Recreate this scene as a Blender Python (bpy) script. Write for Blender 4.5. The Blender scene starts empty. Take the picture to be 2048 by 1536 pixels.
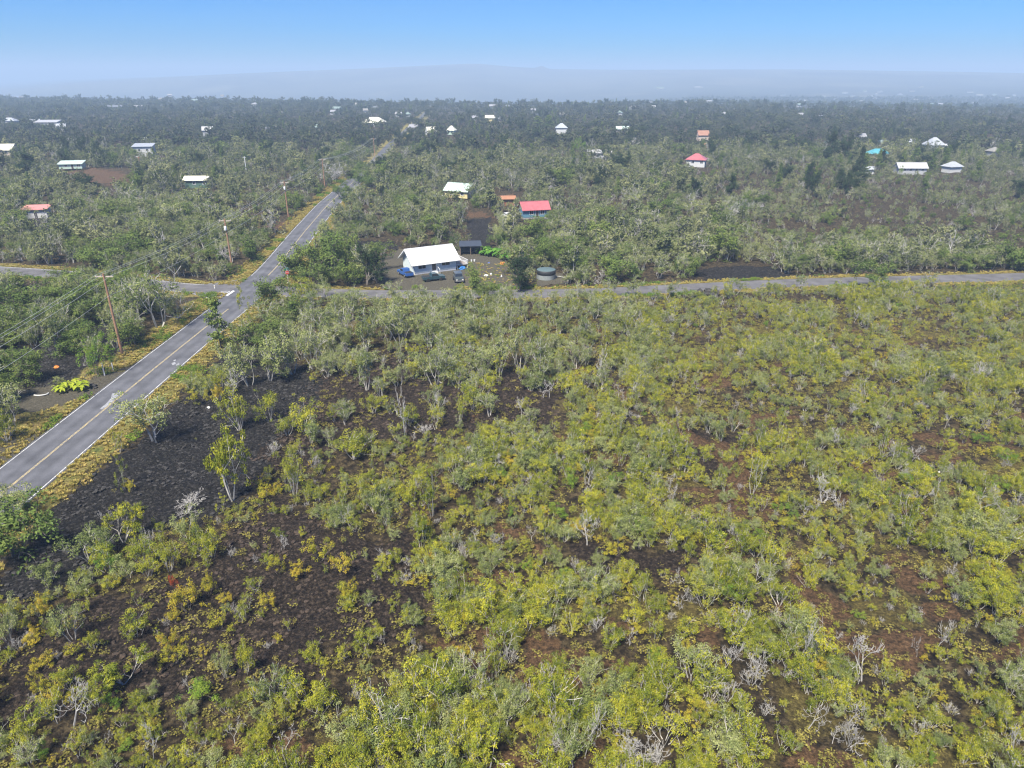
import bpy, math, random
import numpy as np
from mathutils import Vector, Matrix

random.seed(7)
SC = bpy.context.scene
COL = SC.collection

# ------------------------------------------------------------------ camera, sky, sun, exposure
FPX, HOR, CAM_H = 1409.0, 150.0, 40.0          # focal length in photo pixels, eye-level row, drone height
PITCH = math.atan((768 - HOR) / FPX)
cam_d = bpy.data.cameras.new('camera'); cam = bpy.data.objects.new('camera', cam_d); COL.objects.link(cam)
cam_d.sensor_width = 36.0; cam_d.lens = 36.0 * FPX / 2048.0
cam_d.clip_start = 0.5; cam_d.clip_end = 60000
cam.location = (0, 0, CAM_H); cam.rotation_euler = (math.pi / 2 - PITCH, 0, 0)
SC.camera = cam

SUN_EL, SUN_AZ = math.radians(56), math.radians(205)     # azimuth clockwise from +Y (the view direction)
world = bpy.data.worlds.new('World'); SC.world = world; world.use_nodes = True
wn = world.node_tree.nodes; wl = world.node_tree.links
bg = wn['Background']
sky = wn.new('ShaderNodeTexSky'); sky.sky_type = 'NISHITA'; sky.sun_disc = False
sky.sun_elevation = SUN_EL; sky.sun_rotation = SUN_AZ
sky.air_density = 1.0; sky.dust_density = 0.3; sky.ozone_density = 2.0
hs = wn.new('ShaderNodeHueSaturation'); hs.inputs['Saturation'].default_value = 1.25; hs.inputs['Value'].default_value = 1.0
wl.new(sky.outputs[0], hs.inputs['Color']); tintn = wn.new('ShaderNodeMix'); tintn.data_type = 'RGBA'; tintn.blend_type = 'MULTIPLY'; tintn.inputs['Factor'].default_value = 1; tintn.inputs[7].default_value = (.16, .475, 1.0, 1)
wtc = wn.new('ShaderNodeTexCoord'); wmp = wn.new('ShaderNodeMapping'); wmp.inputs['Scale'].default_value = (1.6, 1.6, 16); wnz = wn.new('ShaderNodeTexNoise'); wnz.inputs['Scale'].default_value = 1.3; wnz.inputs['Detail'].default_value = 5; wnz.inputs['Distortion'].default_value = .5
wrp = wn.new('ShaderNodeMapRange'); wrp.inputs[1].default_value = .45; wrp.inputs[2].default_value = .75; wrp.inputs[3].default_value = 0; wrp.inputs[4].default_value = .34
wcl = wn.new('ShaderNodeMix'); wcl.data_type = 'RGBA'; wcl.inputs[7].default_value = (7.5, 6.6, 5.9, 1)      # thin high streaks over the whole sky
wl.new(wtc.outputs['Generated'], wmp.inputs[0]); wl.new(wmp.outputs[0], wnz.inputs['Vector']); wl.new(wnz.outputs['Fac'], wrp.inputs[0]); wl.new(wrp.outputs[0], wcl.inputs[0]); wl.new(hs.outputs[0], wcl.inputs[6])
wl.new(wcl.outputs[2], tintn.inputs[6]); wl.new(tintn.outputs[2], bg.inputs[0]); bg.inputs[1].default_value = 0.066
sun_d = bpy.data.lights.new('sun', 'SUN'); sun = bpy.data.objects.new('sun', sun_d); COL.objects.link(sun)
sun_d.energy = 4.7; sun_d.angle = math.radians(12); sun_d.color = (1.0, 0.93, 0.80)
sun_dir = Vector((math.sin(SUN_AZ) * math.cos(SUN_EL), math.cos(SUN_AZ) * math.cos(SUN_EL), math.sin(SUN_EL)))
sun.rotation_euler = sun_dir.to_track_quat('Z', 'Y').to_euler(); sun.location = sun_dir * 300

SC.view_settings.view_transform = 'Standard'; SC.view_settings.look = 'None'
SC.view_settings.gamma = 1.0; SC.view_settings.use_curve_mapping = False
SC.view_settings.exposure = 1.17
cy = SC.cycles
cy.use_denoising = True; cy.denoiser = 'OPENIMAGEDENOISE'; cy.denoising_prefilter = 'ACCURATE'; cy.denoising_input_passes = 'RGB_ALBEDO_NORMAL'; cy.max_bounces = 5; cy.diffuse_bounces = 2; cy.glossy_bounces = 2
cy.transmission_bounces = 3; cy.volume_bounces = 0; cy.transparent_max_bounces = 4
cy.pixel_filter_type = 'BLACKMAN_HARRIS'; cy.filter_width = 1.2
cy.use_adaptive_sampling = False

# ------------------------------------------------------------------ projection helpers
cP, sP = math.cos(PITCH), math.sin(PITCH)
def at(u, v, z=0.0):
    """Ground point (at height z) seen at photo pixel u, v."""
    x = (u - 1024) / FPX; y = -(v - 768) / FPX
    dy = cP + y * sP; dz = -sP + y * cP
    t = (z - CAM_H) / dz
    return np.array([x * t, dy * t])
def depth_of(x, y, z=0.0): return y * cP - (z - CAM_H) * sP
def project(x, y, z=0.0):
    dep = y * cP - (z - CAM_H) * sP
    up = y * sP + (z - CAM_H) * cP
    dep = np.where(np.abs(dep) < 1e-3, 1e-3, dep)
    return 1024 + FPX * x / dep, 768 - FPX * up / dep
def height_from(u, vb, vt):
    x, y = at(u, vb); lo, hi = 0.0, 39.0
    for _ in range(40):
        m = (lo + hi) / 2
        if project(x, y, m)[1] > vt: lo = m
        else: hi = m
    return lo
def pts(lst): return np.array([at(*p) for p in lst])
def inside(poly, X, Y):
    """Vectorised point in polygon."""
    X = np.asarray(X, float); Y = np.asarray(Y, float); c = np.zeros(X.shape, bool)
    n = len(poly)
    for i in range(n):
        x0, y0 = poly[i]; x1, y1 = poly[(i + 1) % n]
        if y0 == y1: continue
        cond = ((y0 > Y) != (y1 > Y))
        c ^= cond & (X < (x1 - x0) * (Y - y0) / (y1 - y0) + x0)
    return c
def seg_dist(poly, X, Y):
    d = np.full(np.shape(X), 1e9)
    for (x0, y0), (x1, y1) in zip(poly[:-1], poly[1:]):
        dx, dy = x1 - x0, y1 - y0; L2 = dx * dx + dy * dy
        t = np.clip(((X - x0) * dx + (Y - y0) * dy) / L2, 0, 1)
        d = np.minimum(d, np.hypot(X - x0 - t * dx, Y - y0 - t * dy))
    return d
def hash2(ix, iy, seed):
    n = (ix.astype(np.int64) * 374761393 + iy.astype(np.int64) * 668265263 + seed * 974634777) & 0xFFFFFFFF
    n = ((n ^ (n >> 13)) * 1274126177) & 0xFFFFFFFF
    n = n ^ (n >> 16)
    return (n & 0xFFFFFF) / float(0xFFFFFF)
def vnoise(x, y, seed=0):
    x = np.asarray(x, float); y = np.asarray(y, float)
    ix = np.floor(x); iy = np.floor(y); fx = x - ix; fy = y - iy
    fx = fx * fx * (3 - 2 * fx); fy = fy * fy * (3 - 2 * fy)
    a = hash2(ix, iy, seed); b = hash2(ix + 1, iy, seed); c = hash2(ix, iy + 1, seed); d = hash2(ix + 1, iy + 1, seed)
    return (a * (1 - fx) + b * fx) * (1 - fy) + (c * (1 - fx) + d * fx) * fy
def fbm(x, y, seed=0, oct=3):
    s, a, t = 0, 1.0, 0
    for k in range(oct):
        s = s + a * vnoise(x * 2 ** k, y * 2 ** k, seed + k); t += a; a *= .5
    return s / t
def sstep(a, b, x):
    t = np.clip((x - a) / (b - a), 0, 1); return t * t * (3 - 2 * t)

# ------------------------------------------------------------------ plan of the roads and the clearings
MAIN = [(-53.2, -60), (-53.2, 60), (-53.2, 100), (-52.8, 138.7), (-53.0, 151.4), (-54.4, 165.9), (-57.6, 194.5), (-62.0, 240.9),
        (-65.0, 299.4), (-68.0, 360), (-77, 473), (-93, 773), (-112, 1066)]
SIDE_L = [(-53.0, 139.2), (-59.6, 139.4), (-65.9, 139.8), (-78.3, 144.0), (-89.3, 148.6), (-100.1, 151.2), (-109.4, 153.4), (-140.7, 159.3), (-190, 168)]
SIDE_R = [(-53.0, 139.2), (-42.7, 137.2), (-29.3, 135.6), (-14.3, 135.5), (2.6, 135.9), (17.6, 136.9), (37.6, 140.4), (53, 143.2), (71.2, 145.3), (103.6, 148.2), (130, 151), (175, 157)]
def smooth_line(P, step=3.0):
    P = np.array(P, float); d = np.r_[0, np.cumsum(np.hypot(*np.diff(P, axis=0).T))]
    t = np.arange(0, d[-1], step); t = np.r_[t, d[-1]]
    Q = np.c_[np.interp(t, d, P[:, 0]), np.interp(t, d, P[:, 1])]
    for _ in range(6): Q[1:-1] = .25 * Q[:-2] + .5 * Q[1:-1] + .25 * Q[2:]
    return Q
MAIN_S = smooth_line(MAIN); SL_S = smooth_line(SIDE_L, 1.5); SR_S = smooth_line(SIDE_R, 1.5)
MAIN_W, SIDE_W = 7.7, 6.0
def road_dist(X, Y):
    """Distance to the asphalt edges (negative on the asphalt)."""
    dm = seg_dist(MAIN, X, Y) - MAIN_W / 2
    ds = np.minimum(seg_dist(SIDE_L, X, Y), seg_dist(SIDE_R, X, Y)) - SIDE_W / 2
    return np.minimum(dm, ds)
LAVA_BLACK = [pts(p) for p in (
    [(100, 1020), (210, 930), (300, 850), (400, 765), (440, 690), (500, 690), (570, 690), (620, 745), (640, 800), (560, 880), (500, 1000), (420, 1035), (290, 1060), (240, 1090), (130, 1180), (0, 1230), (0, 1100)],
    [(690, 483), (790, 480), (795, 503), (740, 506), (700, 502)], [(930, 440), (975, 435), (990, 490), (940, 500)],
    [(1390, 541), (1470, 530), (1560, 536), (1565, 554), (1400, 562)], [(35, 440), (120, 436), (125, 466), (60, 472)],
    [(0, 690), (60, 690), (240, 640), (270, 720), (220, 780), (120, 800), (60, 870), (0, 890)], [(0, 590), (120, 585), (130, 640), (0, 650)])]
BROWN = [pts(p) for p in (
    [(500, 900), (640, 740), (840, 680), (940, 640), (960, 720), (1110, 730), (1250, 735), (1250, 785), (1130, 800), (1130, 860), (1000, 850), (900, 870), (800, 885), (690, 885), (640, 945), (580, 1010), (500, 1010)],
    [(400, 1100), (560, 1020), (700, 1060), (860, 1110), (890, 1250), (760, 1290), (640, 1330), (420, 1390), (200, 1420), (0, 1490), (0, 1230), (130, 1200), (350, 1180)],
    [(1340, 860), (1480, 850), (1480, 950), (1380, 960)], [(1110, 1090), (1420, 1100), (1400, 1150), (1150, 1160)])]
GRAVEL = [pts(p) for p in (
    [(756, 520), (800, 500), (930, 500), (1005, 517), (1030, 535), (1030, 574), (830, 583), (765, 578)],
    [(1072, 545), (1125, 545), (1135, 566), (1072, 574)],
    [(0, 805), (0, 775), (120, 778), (235, 742), (285, 722), (228, 778), (150, 800), (60, 830)],
    [(0, 930), (0, 880), (90, 855), (100, 870)])]
RUST = [pts(p) for p in (
    [(468, 430), (530, 440), (585, 443), (592, 458), (540, 458), (480, 450)], [(125, 343), (190, 335), (265, 352), (262, 370), (170, 366)],
    [(985, 392), (1030, 388), (1040, 402), (1000, 408)], [(930, 422), (975, 426), (980, 436), (935, 434)])]
BARE_FOREST = [pts(p) for p in ([(690, 480), (790, 478), (790, 500), (740, 504), (700, 500)], [(925, 420), (985, 420), (995, 490), (940, 500)], [(1390, 531), (1470, 522), (1560, 528), (1565, 554), (1400, 562)],
    [(35, 428), (120, 428), (125, 468), (60, 472)], [(462, 425), (585, 436), (600, 470), (480, 462)], [(110, 336), (270, 340), (270, 385), (120, 375)], [(975, 385), (1045, 385), (1050, 415), (990, 420)])]
YARD = GRAVEL[0]

# ------------------------------------------------------------------ terrain height
def edge_dist(X, Y):
    az = np.degrees(np.arctan2(X, np.maximum(Y, 1)))
    return np.interp(az, [-40, -34, -25, -10, 0, 10, 20, 30, 40], [1750, 1700, 1420, 1180, 1080, 1060, 980, 930, 900])
def far_height(X, Y):
    r = np.hypot(X, Y); az = np.degrees(np.arctan2(X, np.maximum(Y, 1)))
    ed = edge_dist(X, Y)
    plate = 1.5 * (fbm(X / 160, Y / 160, 5) - .5) * sstep(250, 600, r)
    low = np.interp(az, [-45, 2, 14, 45], [62, 62, 24, 20])
    drop = -low * sstep(0, 1100, r - ed)
    sil = np.interp(az, [-45, -36, -30, -20, -10, -3.5, -2.5, 0, 3, 8, 20, 28, 36, 45],
                    [-110, -95, -20, 50, 100, 138, 138, 112, 92, 84, 88, 70, 48, 40])
    sil = 40 + (sil - 40) * .72
    mt = (sil + low) * sstep(2700, 5300, r + 500 * (fbm(X / 900, Y / 900, 9) - .5))
    cone = 22 * np.exp(-((az - 2.2) / .35) ** 2) * sstep(4700, 5300, r)
    return plate + drop + mt + cone * .7
def relief_mask(X, Y):
    rd = road_dist(X, Y)
    m = sstep(1.5, 7.0, rd)
    for q in GRAVEL:
        c = q.mean(0); m = m * (1 - .8 * inside(q, X, Y))
    return m
def ground_z(X, Y):
    X = np.asarray(X, float); Y = np.asarray(Y, float)
    m = relief_mask(X, Y) * (1 - sstep(400, 900, Y))
    z = (fbm(X / 14, Y / 14, 21, 2) - .5) * 1.5 + (fbm(X / 3.2, Y / 3.2, 22, 2) - .5) * .55
    return z * m + far_height(X, Y)
def gz1(x, y): return float(ground_z(np.array([x]), np.array([y]))[0])

# ------------------------------------------------------------------ material helpers
def new_mat(name):
    m = bpy.data.materials.new(name); m.use_nodes = True
    nt = m.node_tree; return m, nt, nt.nodes['Principled BSDF']
def N(nt, typ, **kw):
    n = nt.nodes.new(typ)
    for k, v in kw.items(): setattr(n, k, v)
    return n
def plain(name, col, rough=.6, metal=0.0, noise=.0, nscale=3.0, bump=0.0, bscale=20.0, spec=.5):
    m, nt, b = new_mat(name)
    b.inputs['Roughness'].default_value = rough; b.inputs['Metallic'].default_value = metal
    b.inputs['Specular IOR Level'].default_value = spec
    if noise > 0:
        tc = N(nt, 'ShaderNodeTexCoord'); nz = N(nt, 'ShaderNodeTexNoise'); nz.inputs['Scale'].default_value = nscale; nz.inputs['Detail'].default_value = 5
        nt.links.new(tc.outputs['Object'], nz.inputs['Vector'])
        rp = N(nt, 'ShaderNodeValToRGB')
        rp.color_ramp.elements[0].position = .3; rp.color_ramp.elements[1].position = .7
        rp.color_ramp.elements[0].color = tuple(c * (1 - noise) for c in col) + (1,)
        rp.color_ramp.elements[1].color = tuple(min(1, c * (1 + noise * .6)) for c in col) + (1,)
        nt.links.new(nz.outputs['Fac'], rp.inputs['Fac']); nt.links.new(rp.outputs[0], b.inputs['Base Color'])
    else:
        b.inputs['Base Color'].default_value = tuple(col) + (1,)
    if bump > 0:
        tc = N(nt, 'ShaderNodeTexCoord'); nz = N(nt, 'ShaderNodeTexNoise'); nz.inputs['Scale'].default_value = bscale; nz.inputs['Detail'].default_value = 4
        bp = N(nt, 'ShaderNodeBump'); bp.inputs['Strength'].default_value = bump; bp.inputs['Distance'].default_value = .05
        nt.links.new(tc.outputs['Object'], nz.inputs['Vector']); nt.links.new(nz.outputs['Fac'], bp.inputs['Height']); nt.links.new(bp.outputs[0], b.inputs['Normal'])
    return m
def leaf_mat(name, c0, c1, c2, transl=.26, rough=.55, hue_var=.35):
    """Leaves: a three-colour ramp over each leaf clump's own tint, shifted plant by plant."""
    m, nt, b = new_mat(name)
    at_ = N(nt, 'ShaderNodeAttribute'); at_.attribute_name = 'tint'
    oi = N(nt, 'ShaderNodeObjectInfo')
    mx = N(nt, 'ShaderNodeMath', operation='MULTIPLY_ADD'); mx.inputs[1].default_value = hue_var; 
    sb = N(nt, 'ShaderNodeMath', operation='MULTIPLY_ADD'); sb.inputs[1].default_value = 1 - hue_var; sb.inputs[2].default_value = 0
    nt.links.new(at_.outputs['Fac'], sb.inputs[0])
    nt.links.new(oi.outputs['Random'], mx.inputs[0]); nt.links.new(sb.outputs[0], mx.inputs[2])
    rp = N(nt, 'ShaderNodeValToRGB')
    e = rp.color_ramp.elements; e[0].position = .15; e[1].position = .85; e[0].color = tuple(c0) + (1,); e[1].color = tuple(c2) + (1,)
    k = e.new(.5); k.color = tuple(c1) + (1,)
    nt.links.new(mx.outputs[0], rp.inputs['Fac']); nt.links.new(rp.outputs[0], b.inputs['Base Color'])
    b.inputs['Roughness'].default_value = rough; b.inputs['Specular IOR Level'].default_value = .15
    tr = N(nt, 'ShaderNodeBsdfTranslucent'); nt.links.new(rp.outputs[0], tr.inputs['Color'])
    mixs = N(nt, 'ShaderNodeMixShader'); mixs.inputs[0].default_value = transl
    out = nt.nodes['Material Output']
    nt.links.new(b.outputs[0], mixs.inputs[1]); nt.links.new(tr.outputs[0], mixs.inputs[2]); nt.links.new(mixs.outputs[0], out.inputs['Surface'])
    return m

# ------------------------------------------------------------------ mesh helpers
def mesh_from(name, V, F, mats=(), fmat=None, tint=None, smooth=False):
    me = bpy.data.meshes.new(name)
    me.from_pydata([tuple(v) for v in V], [], [tuple(f) for f in F])
    for m in mats: me.materials.append(m)
    if fmat is not None: me.polygons.foreach_set('material_index', np.asarray(fmat, np.int32))
    if tint is not None:
        a = me.attributes.new('tint', 'FLOAT', 'FACE'); a.data.foreach_set('value', np.asarray(tint, np.float32))
    if smooth: me.polygons.foreach_set('use_smooth', np.ones(len(me.polygons), bool))
    me.update(); return me
def link(name, me, parent=None, loc=None, rotz=None):
    o = bpy.data.objects.new(name, me); COL.objects.link(o)
    if parent is not None: o.parent = parent
    if loc is not None: o.location = loc
    if rotz is not None: o.rotation_euler = (0, 0, rotz)
    return o
def tag(o, label=None, cat=None, group=None, kind=None):
    if label: o['label'] = label
    if cat: o['category'] = cat
    if group: o['group'] = group
    if kind: o['kind'] = kind
    return o
def thing(name, label, cat, loc=(0, 0, 0), rotz=0, group=None):
    o = bpy.data.objects.new(name, None); COL.objects.link(o); o.empty_display_size = .3
    o.location = loc; o.rotation_euler = (0, 0, rotz)
    return tag(o, label, cat, group)
class MB:
    """Collects boxes, bars, prisms and tubes into one mesh."""
    def __init__(s): s.V = []; s.F = []
    def add(s, V, F):
        n = len(s.V); s.V += [tuple(v) for v in V]; s.F += [tuple(i + n for i in f) for f in F]; return s
    def box(s, x0, x1, y0, y1, z0, z1):
        V = [(x, y, z) for z in (z0, z1) for y in (y0, y1) for x in (x0, x1)]
        return s.add(V, [(0, 2, 3, 1), (4, 5, 7, 6), (0, 1, 5, 4), (1, 3, 7, 5), (3, 2, 6, 7), (2, 0, 4, 6)])
    def bar(s, p, q, w, h=None):
        h = h or w; p = Vector(p); q = Vector(q); d = (q - p).normalized()
        a = d.cross(Vector((0, 0, 1))); a = a.normalized() if a.length > 1e-4 else Vector((1, 0, 0)); b = a.cross(d)
        V = []
        for c in (p, q):
            for i, j in ((-1, -1), (1, -1), (1, 1), (-1, 1)): V.append(c + a * (w / 2 * i) + b * (h / 2 * j))
        return s.add(V, [(0, 1, 2, 3), (7, 6, 5, 4), (0, 4, 5, 1), (1, 5, 6, 2), (2, 6, 7, 3), (3, 7, 4, 0)])
    def tube(s, P, R, n=6, cap=True):
        P = [Vector(p) for p in P]; R = R if hasattr(R, '__len__') else [R] * len(P); V = []; F = []
        for i, p in enumerate(P):
            d = (P[min(i + 1, len(P) - 1)] - P[max(i - 1, 0)]).normalized()
            a = d.cross(Vector((.13, .2, 1)) if abs(d.z) < .95 else Vector((1, 0, 0))).normalized(); b = d.cross(a)
            for k in range(n): t = 2 * math.pi * k / n; V.append(p + (a * math.cos(t) + b * math.sin(t)) * R[i])
        for i in range(len(P) - 1):
            for k in range(n): F.append((i * n + k, i * n + (k + 1) % n, (i + 1) * n + (k + 1) % n, (i + 1) * n + k))
        if cap: F.append(tuple(range(n - 1, -1, -1))); F.append(tuple((len(P) - 1) * n + k for k in range(n)))
        return s.add(V, F)
    def lathe(s, prof, n=24, c=(0, 0, 0)):
        V = []; F = []; m = len(prof)
        for k in range(n):
            t = 2 * math.pi * k / n
            for r, z in prof: V.append((c[0] + r * math.cos(t), c[1] + r * math.sin(t), c[2] + z))
        for k in range(n):
            for i in range(m - 1): F.append((k * m + i, ((k + 1) % n) * m + i, ((k + 1) % n) * m + i + 1, k * m + i + 1))
        return s.add(V, F)
    def extrude_y(s, prof, y0, y1):
        """Closed x-z outline swept along y."""
        n = len(prof); V = [(x, y0, z) for x, z in prof] + [(x, y1, z) for x, z in prof]
        F = [tuple(range(n)), tuple(range(2 * n - 1, n - 1, -1))] + [(i, i + n, (i + 1) % n + n, (i + 1) % n) for i in range(n)]
        return s.add(V, F)
    def extrude_x(s, prof, x0, x1):
        n = len(prof); V = [(x0, y, z) for y, z in prof] + [(x1, y, z) for y, z in prof]
        F = [tuple(range(n - 1, -1, -1)), tuple(range(n, 2 * n))] + [(i, (i + 1) % n, (i + 1) % n + n, i + n) for i in range(n)]
        return s.add(V, F)
    def build(s, name, mat, parent=None, smooth=False, loc=None):
        me = mesh_from(name, s.V, s.F, [mat], smooth=smooth); return link(name, me, parent, loc)

# ------------------------------------------------------------------ ground: one sheet from the camera's feet to the far slopes
def graded(lo, hi, step, far, growth):
    v = list(np.arange(lo, hi + 1e-6, step)); s = step
    while v[-1] < far: s *= growth; v.append(v[-1] + s)
    return v
xr = graded(0, 72, .5, 8200, 1.07); XL = np.array([-x for x in xr[:0:-1]] + xr)
yb = [-900, -400, -180, -80, -30, 0, 12, 20, 25]
YL = np.array(yb + graded(28, 165, .5, 9400, 1.035))
GX, GY = np.meshgrid(XL, YL)
GZ = ground_z(GX, GY)
rd = road_dist(GX, GY)
def mask_of(polys, soft=0.0, seed=3):
    """Polygon mask with a ragged edge (the sample position is shaken by noise)."""
    jx = (fbm(GX / 2.5, GY / 2.5, seed) - .5) * 7; jy = (fbm(GX / 2.5, GY / 2.5, seed + 7) - .5) * 7
    m = np.zeros(GX.shape)
    for q in polys: m = np.maximum(m, inside(q, GX + jx, GY + jy))
    return m.astype(float)
black = mask_of(LAVA_BLACK); brown = mask_of(BROWN, seed=11); grav = np.zeros(GX.shape)
for q in GRAVEL: grav = np.maximum(grav, inside(q, GX + (fbm(GX, GY, 31) - .5) * 2, GY + (fbm(GX, GY, 37) - .5) * 2))
rust = mask_of(RUST, seed=17)
U_, V_ = project(GX, GY)
# rust-red soil showing between the shrubs in the open field
field = (V_ > 640) & (U_ > 380) & (GY > 20) & (GY < 130)
rn = fbm(GX / 5.0, GY / 3.5, 41, 3); rust = np.maximum(rust, field * sstep(.59, .70, rn)*.8 * (1 - black) * sstep(700, 1000, U_ + .35 * (V_ - 900)) * .9)
rust = np.maximum(rust, .8 * field * inside(pts([(890, 1260), (1180, 1220), (1300, 1270), (1000, 1400), (900, 1390)]), GX, GY) * sstep(.44, .6, fbm(GX / 2.2, GY / 2.2, 43)))
rust = np.maximum(rust, .9 * field * inside(pts([(400, 1500), (600, 1470), (640, 1536), (420, 1536)]), GX, GY))
wob = (fbm(GX / 4, GY / 4, 51) - .5)
verge_w = 3.2 + 3.6 * wob + 2.4 * (GX < -50) * (GY < 132) - 1.2 * (GX > -44)
verge = (1 - grav) * (1 - sstep(verge_w * .7, verge_w * 1.15, rd)) * (GY < 1200)
dryg = field * (1 - rust) * sstep(.45, .75, fbm(GX / 7, GY / 5, 61)) * (1 - black) * .8
nv = GX.size
me = bpy.data.meshes.new('ground')
ny, nx = GX.shape
idx = np.arange(nv).reshape(ny, nx)
quads = np.stack([idx[:-1, :-1], idx[:-1, 1:], idx[1:, 1:], idx[1:, :-1]], -1).reshape(-1, 4)
# clinker: real half-metre roughness where the ground is bare lava
rough = np.clip(black + brown * .9 + .25 * field, 0, 1) * sstep(1.0, 3.0, rd) * (1 - grav)
GZ = GZ + rough * ((hash2(np.arange(nv).reshape(ny, nx), idx * 7, 5) - .5) * .22 + (fbm(GX / .9, GY / .9, 71, 2) - .5) * .5 + (fbm(GX / 2.6, GY / 2.6, 73, 2) - .5) * .5)
me.vertices.add(nv); me.vertices.foreach_set('co', np.stack([GX, GY, GZ], -1).astype(np.float32).ravel())
me.loops.add(quads.size); me.loops.foreach_set('vertex_index', quads.ravel().astype(np.int32))
me.polygons.add(len(quads)); me.polygons.foreach_set('loop_start', np.arange(0, quads.size, 4, dtype=np.int32))
me.polygons.foreach_set('use_smooth', np.ones(len(quads), bool))
me.update(calc_edges=True)
for nm, ch in (('cover_a', (black, brown, rust)), ('cover_b', (verge, grav, dryg))):
    a = me.color_attributes.new(nm, 'FLOAT_COLOR', 'POINT')
    a.data.foreach_set('color', np.stack([*ch, np.ones_like(black)], -1).astype(np.float32).ravel())
gm, nt, b = new_mat('ground_cover')
L = nt.links.new
geo = N(nt, 'ShaderNodeNewGeometry')
def noise_node(scale, detail=4, rough=.6, vec=None, dist=0.0):
    n = N(nt, 'ShaderNodeTexNoise'); n.inputs['Scale'].default_value = scale; n.inputs['Detail'].default_value = detail; n.inputs['Roughness'].default_value = rough
    n.inputs['Distortion'].default_value = dist
    L(vec or geo.outputs['Position'], n.inputs['Vector']); return n
def ramp(src, stops):
    r = N(nt, 'ShaderNodeValToRGB'); e = r.color_ramp.elements
    e[0].position = stops[0][0]; e[0].color = (*stops[0][1], 1); e[1].position = stops[-1][0]; e[1].color = (*stops[-1][1], 1)
    for p, c in stops[1:-1]: k = e.new(p); k.color = (*c, 1)
    L(src, r.inputs['Fac']); return r.outputs[0]
def mixc(fac, a_, b_):
    m = N(nt, 'ShaderNodeMix', data_type='RGBA'); L(fac, m.inputs['Factor']); L(a_, m.inputs[6]); L(b_, m.inputs[7]); return m.outputs[2]
ca = N(nt, 'ShaderNodeVertexColor', layer_name='cover_a'); sa = N(nt, 'ShaderNodeSeparateColor'); L(ca.outputs[0], sa.inputs[0])
cb = N(nt, 'ShaderNodeVertexColor', layer_name='cover_b'); sb = N(nt, 'ShaderNodeSeparateColor'); L(cb.outputs[0], sb.inputs[0])
n_f = noise_node(1.6, 8, .72); n_m = noise_node(.45, 5, .65); n_c = noise_node(3.2, 8, .78)
def sharp(mask, noise, k=.55):
    """A cover's share of a point: its mask broken up by grain, so that edges fray."""
    ad = N(nt, 'ShaderNodeMath', operation='MULTIPLY_ADD'); ad.inputs[1].default_value = k; ad.inputs[2].default_value = -k / 2
    L(noise, ad.inputs[0]); sm = N(nt, 'ShaderNodeMath', operation='ADD'); L(mask, sm.inputs[0]); L(ad.outputs[0], sm.inputs[1])
    mr = N(nt, 'ShaderNodeMapRange', interpolation_type='SMOOTHSTEP'); mr.inputs[1].default_value = .3; mr.inputs[2].default_value = .75
    L(sm.outputs[0], mr.inputs[0]); return mr.outputs[0]
base = ramp(n_f.outputs['Fac'], [(.36, (.007, .005, .003)), (.47, (.030, .022, .012)), (.57, (.08, .06, .03)), (.70, (.17, .13, .07))])
c_dry = ramp(n_c.outputs['Fac'], [(.35, (0.0221, 0.0178, 0.0079)), (.5, (0.0884, 0.0713, 0.0231)), (.66, (0.1945, 0.1559, 0.0495))])
c_black = ramp(n_c.outputs['Fac'], [(.38, (.004, .004, .004)), (.48, (.011, .010, .009)), (.56, (.032, .029, .026)), (.66, (.10, .093, .084))])
c_brown = ramp(n_c.outputs['Fac'], [(.38, (.006, .004, .003)), (.48, (.018, .013, .009)), (.56, (.050, .036, .025)), (.66, (.13, .10, .07))])
c_rust = ramp(n_c.outputs['Fac'], [(.36, (0.0208, 0.0144, 0.0087)), (.47, (0.0708, 0.0424, 0.0213)), (.57, (0.1415, 0.0820, 0.0407)), (.70, (0.2247, 0.1447, 0.0775))])
c_v0 = ramp(n_m.outputs['Fac'], [(.3, (.13, .165, .04)), (.42, (.22, .22, .055)), (.55, (.29, .245, .075)), (.68, (.28, .20, .085)), (.8, (.21, .17, .10))])
c_v1 = ramp(n_m.outputs['Fac'], [(.3, (.05, .06, .015)), (.5, (.13, .10, .03)), (.7, (.12, .08, .04))])
c_verge = mixc(ramp(n_c.outputs['Fac'], [(.42, (1, 1, 1)), (.56, (0, 0, 0))]), c_v0, c_v1)
c_grav = ramp(n_c.outputs['Fac'], [(.3, (.04, .036, .026)), (.52, (.095, .085, .06)), (.68, (.17, .155, .12))])
col = mixc(sharp(sb.outputs[2], n_f.outputs['Fac']), base, c_dry)
col = mixc(sharp(sa.outputs[1], n_f.outputs['Fac']), col, c_brown)
col = mixc(sharp(sa.outputs[0], n_f.outputs['Fac']), col, c_black)
col = mixc(sharp(sa.outputs[2], n_f.outputs['Fac'], .8), col, c_rust)
col = mixc(sharp(sb.outputs[1], n_f.outputs['Fac'], .5), col, c_grav)
col = mixc(sharp(sb.outputs[0], n_f.outputs['Fac'], .6), col, c_verge)
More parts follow.
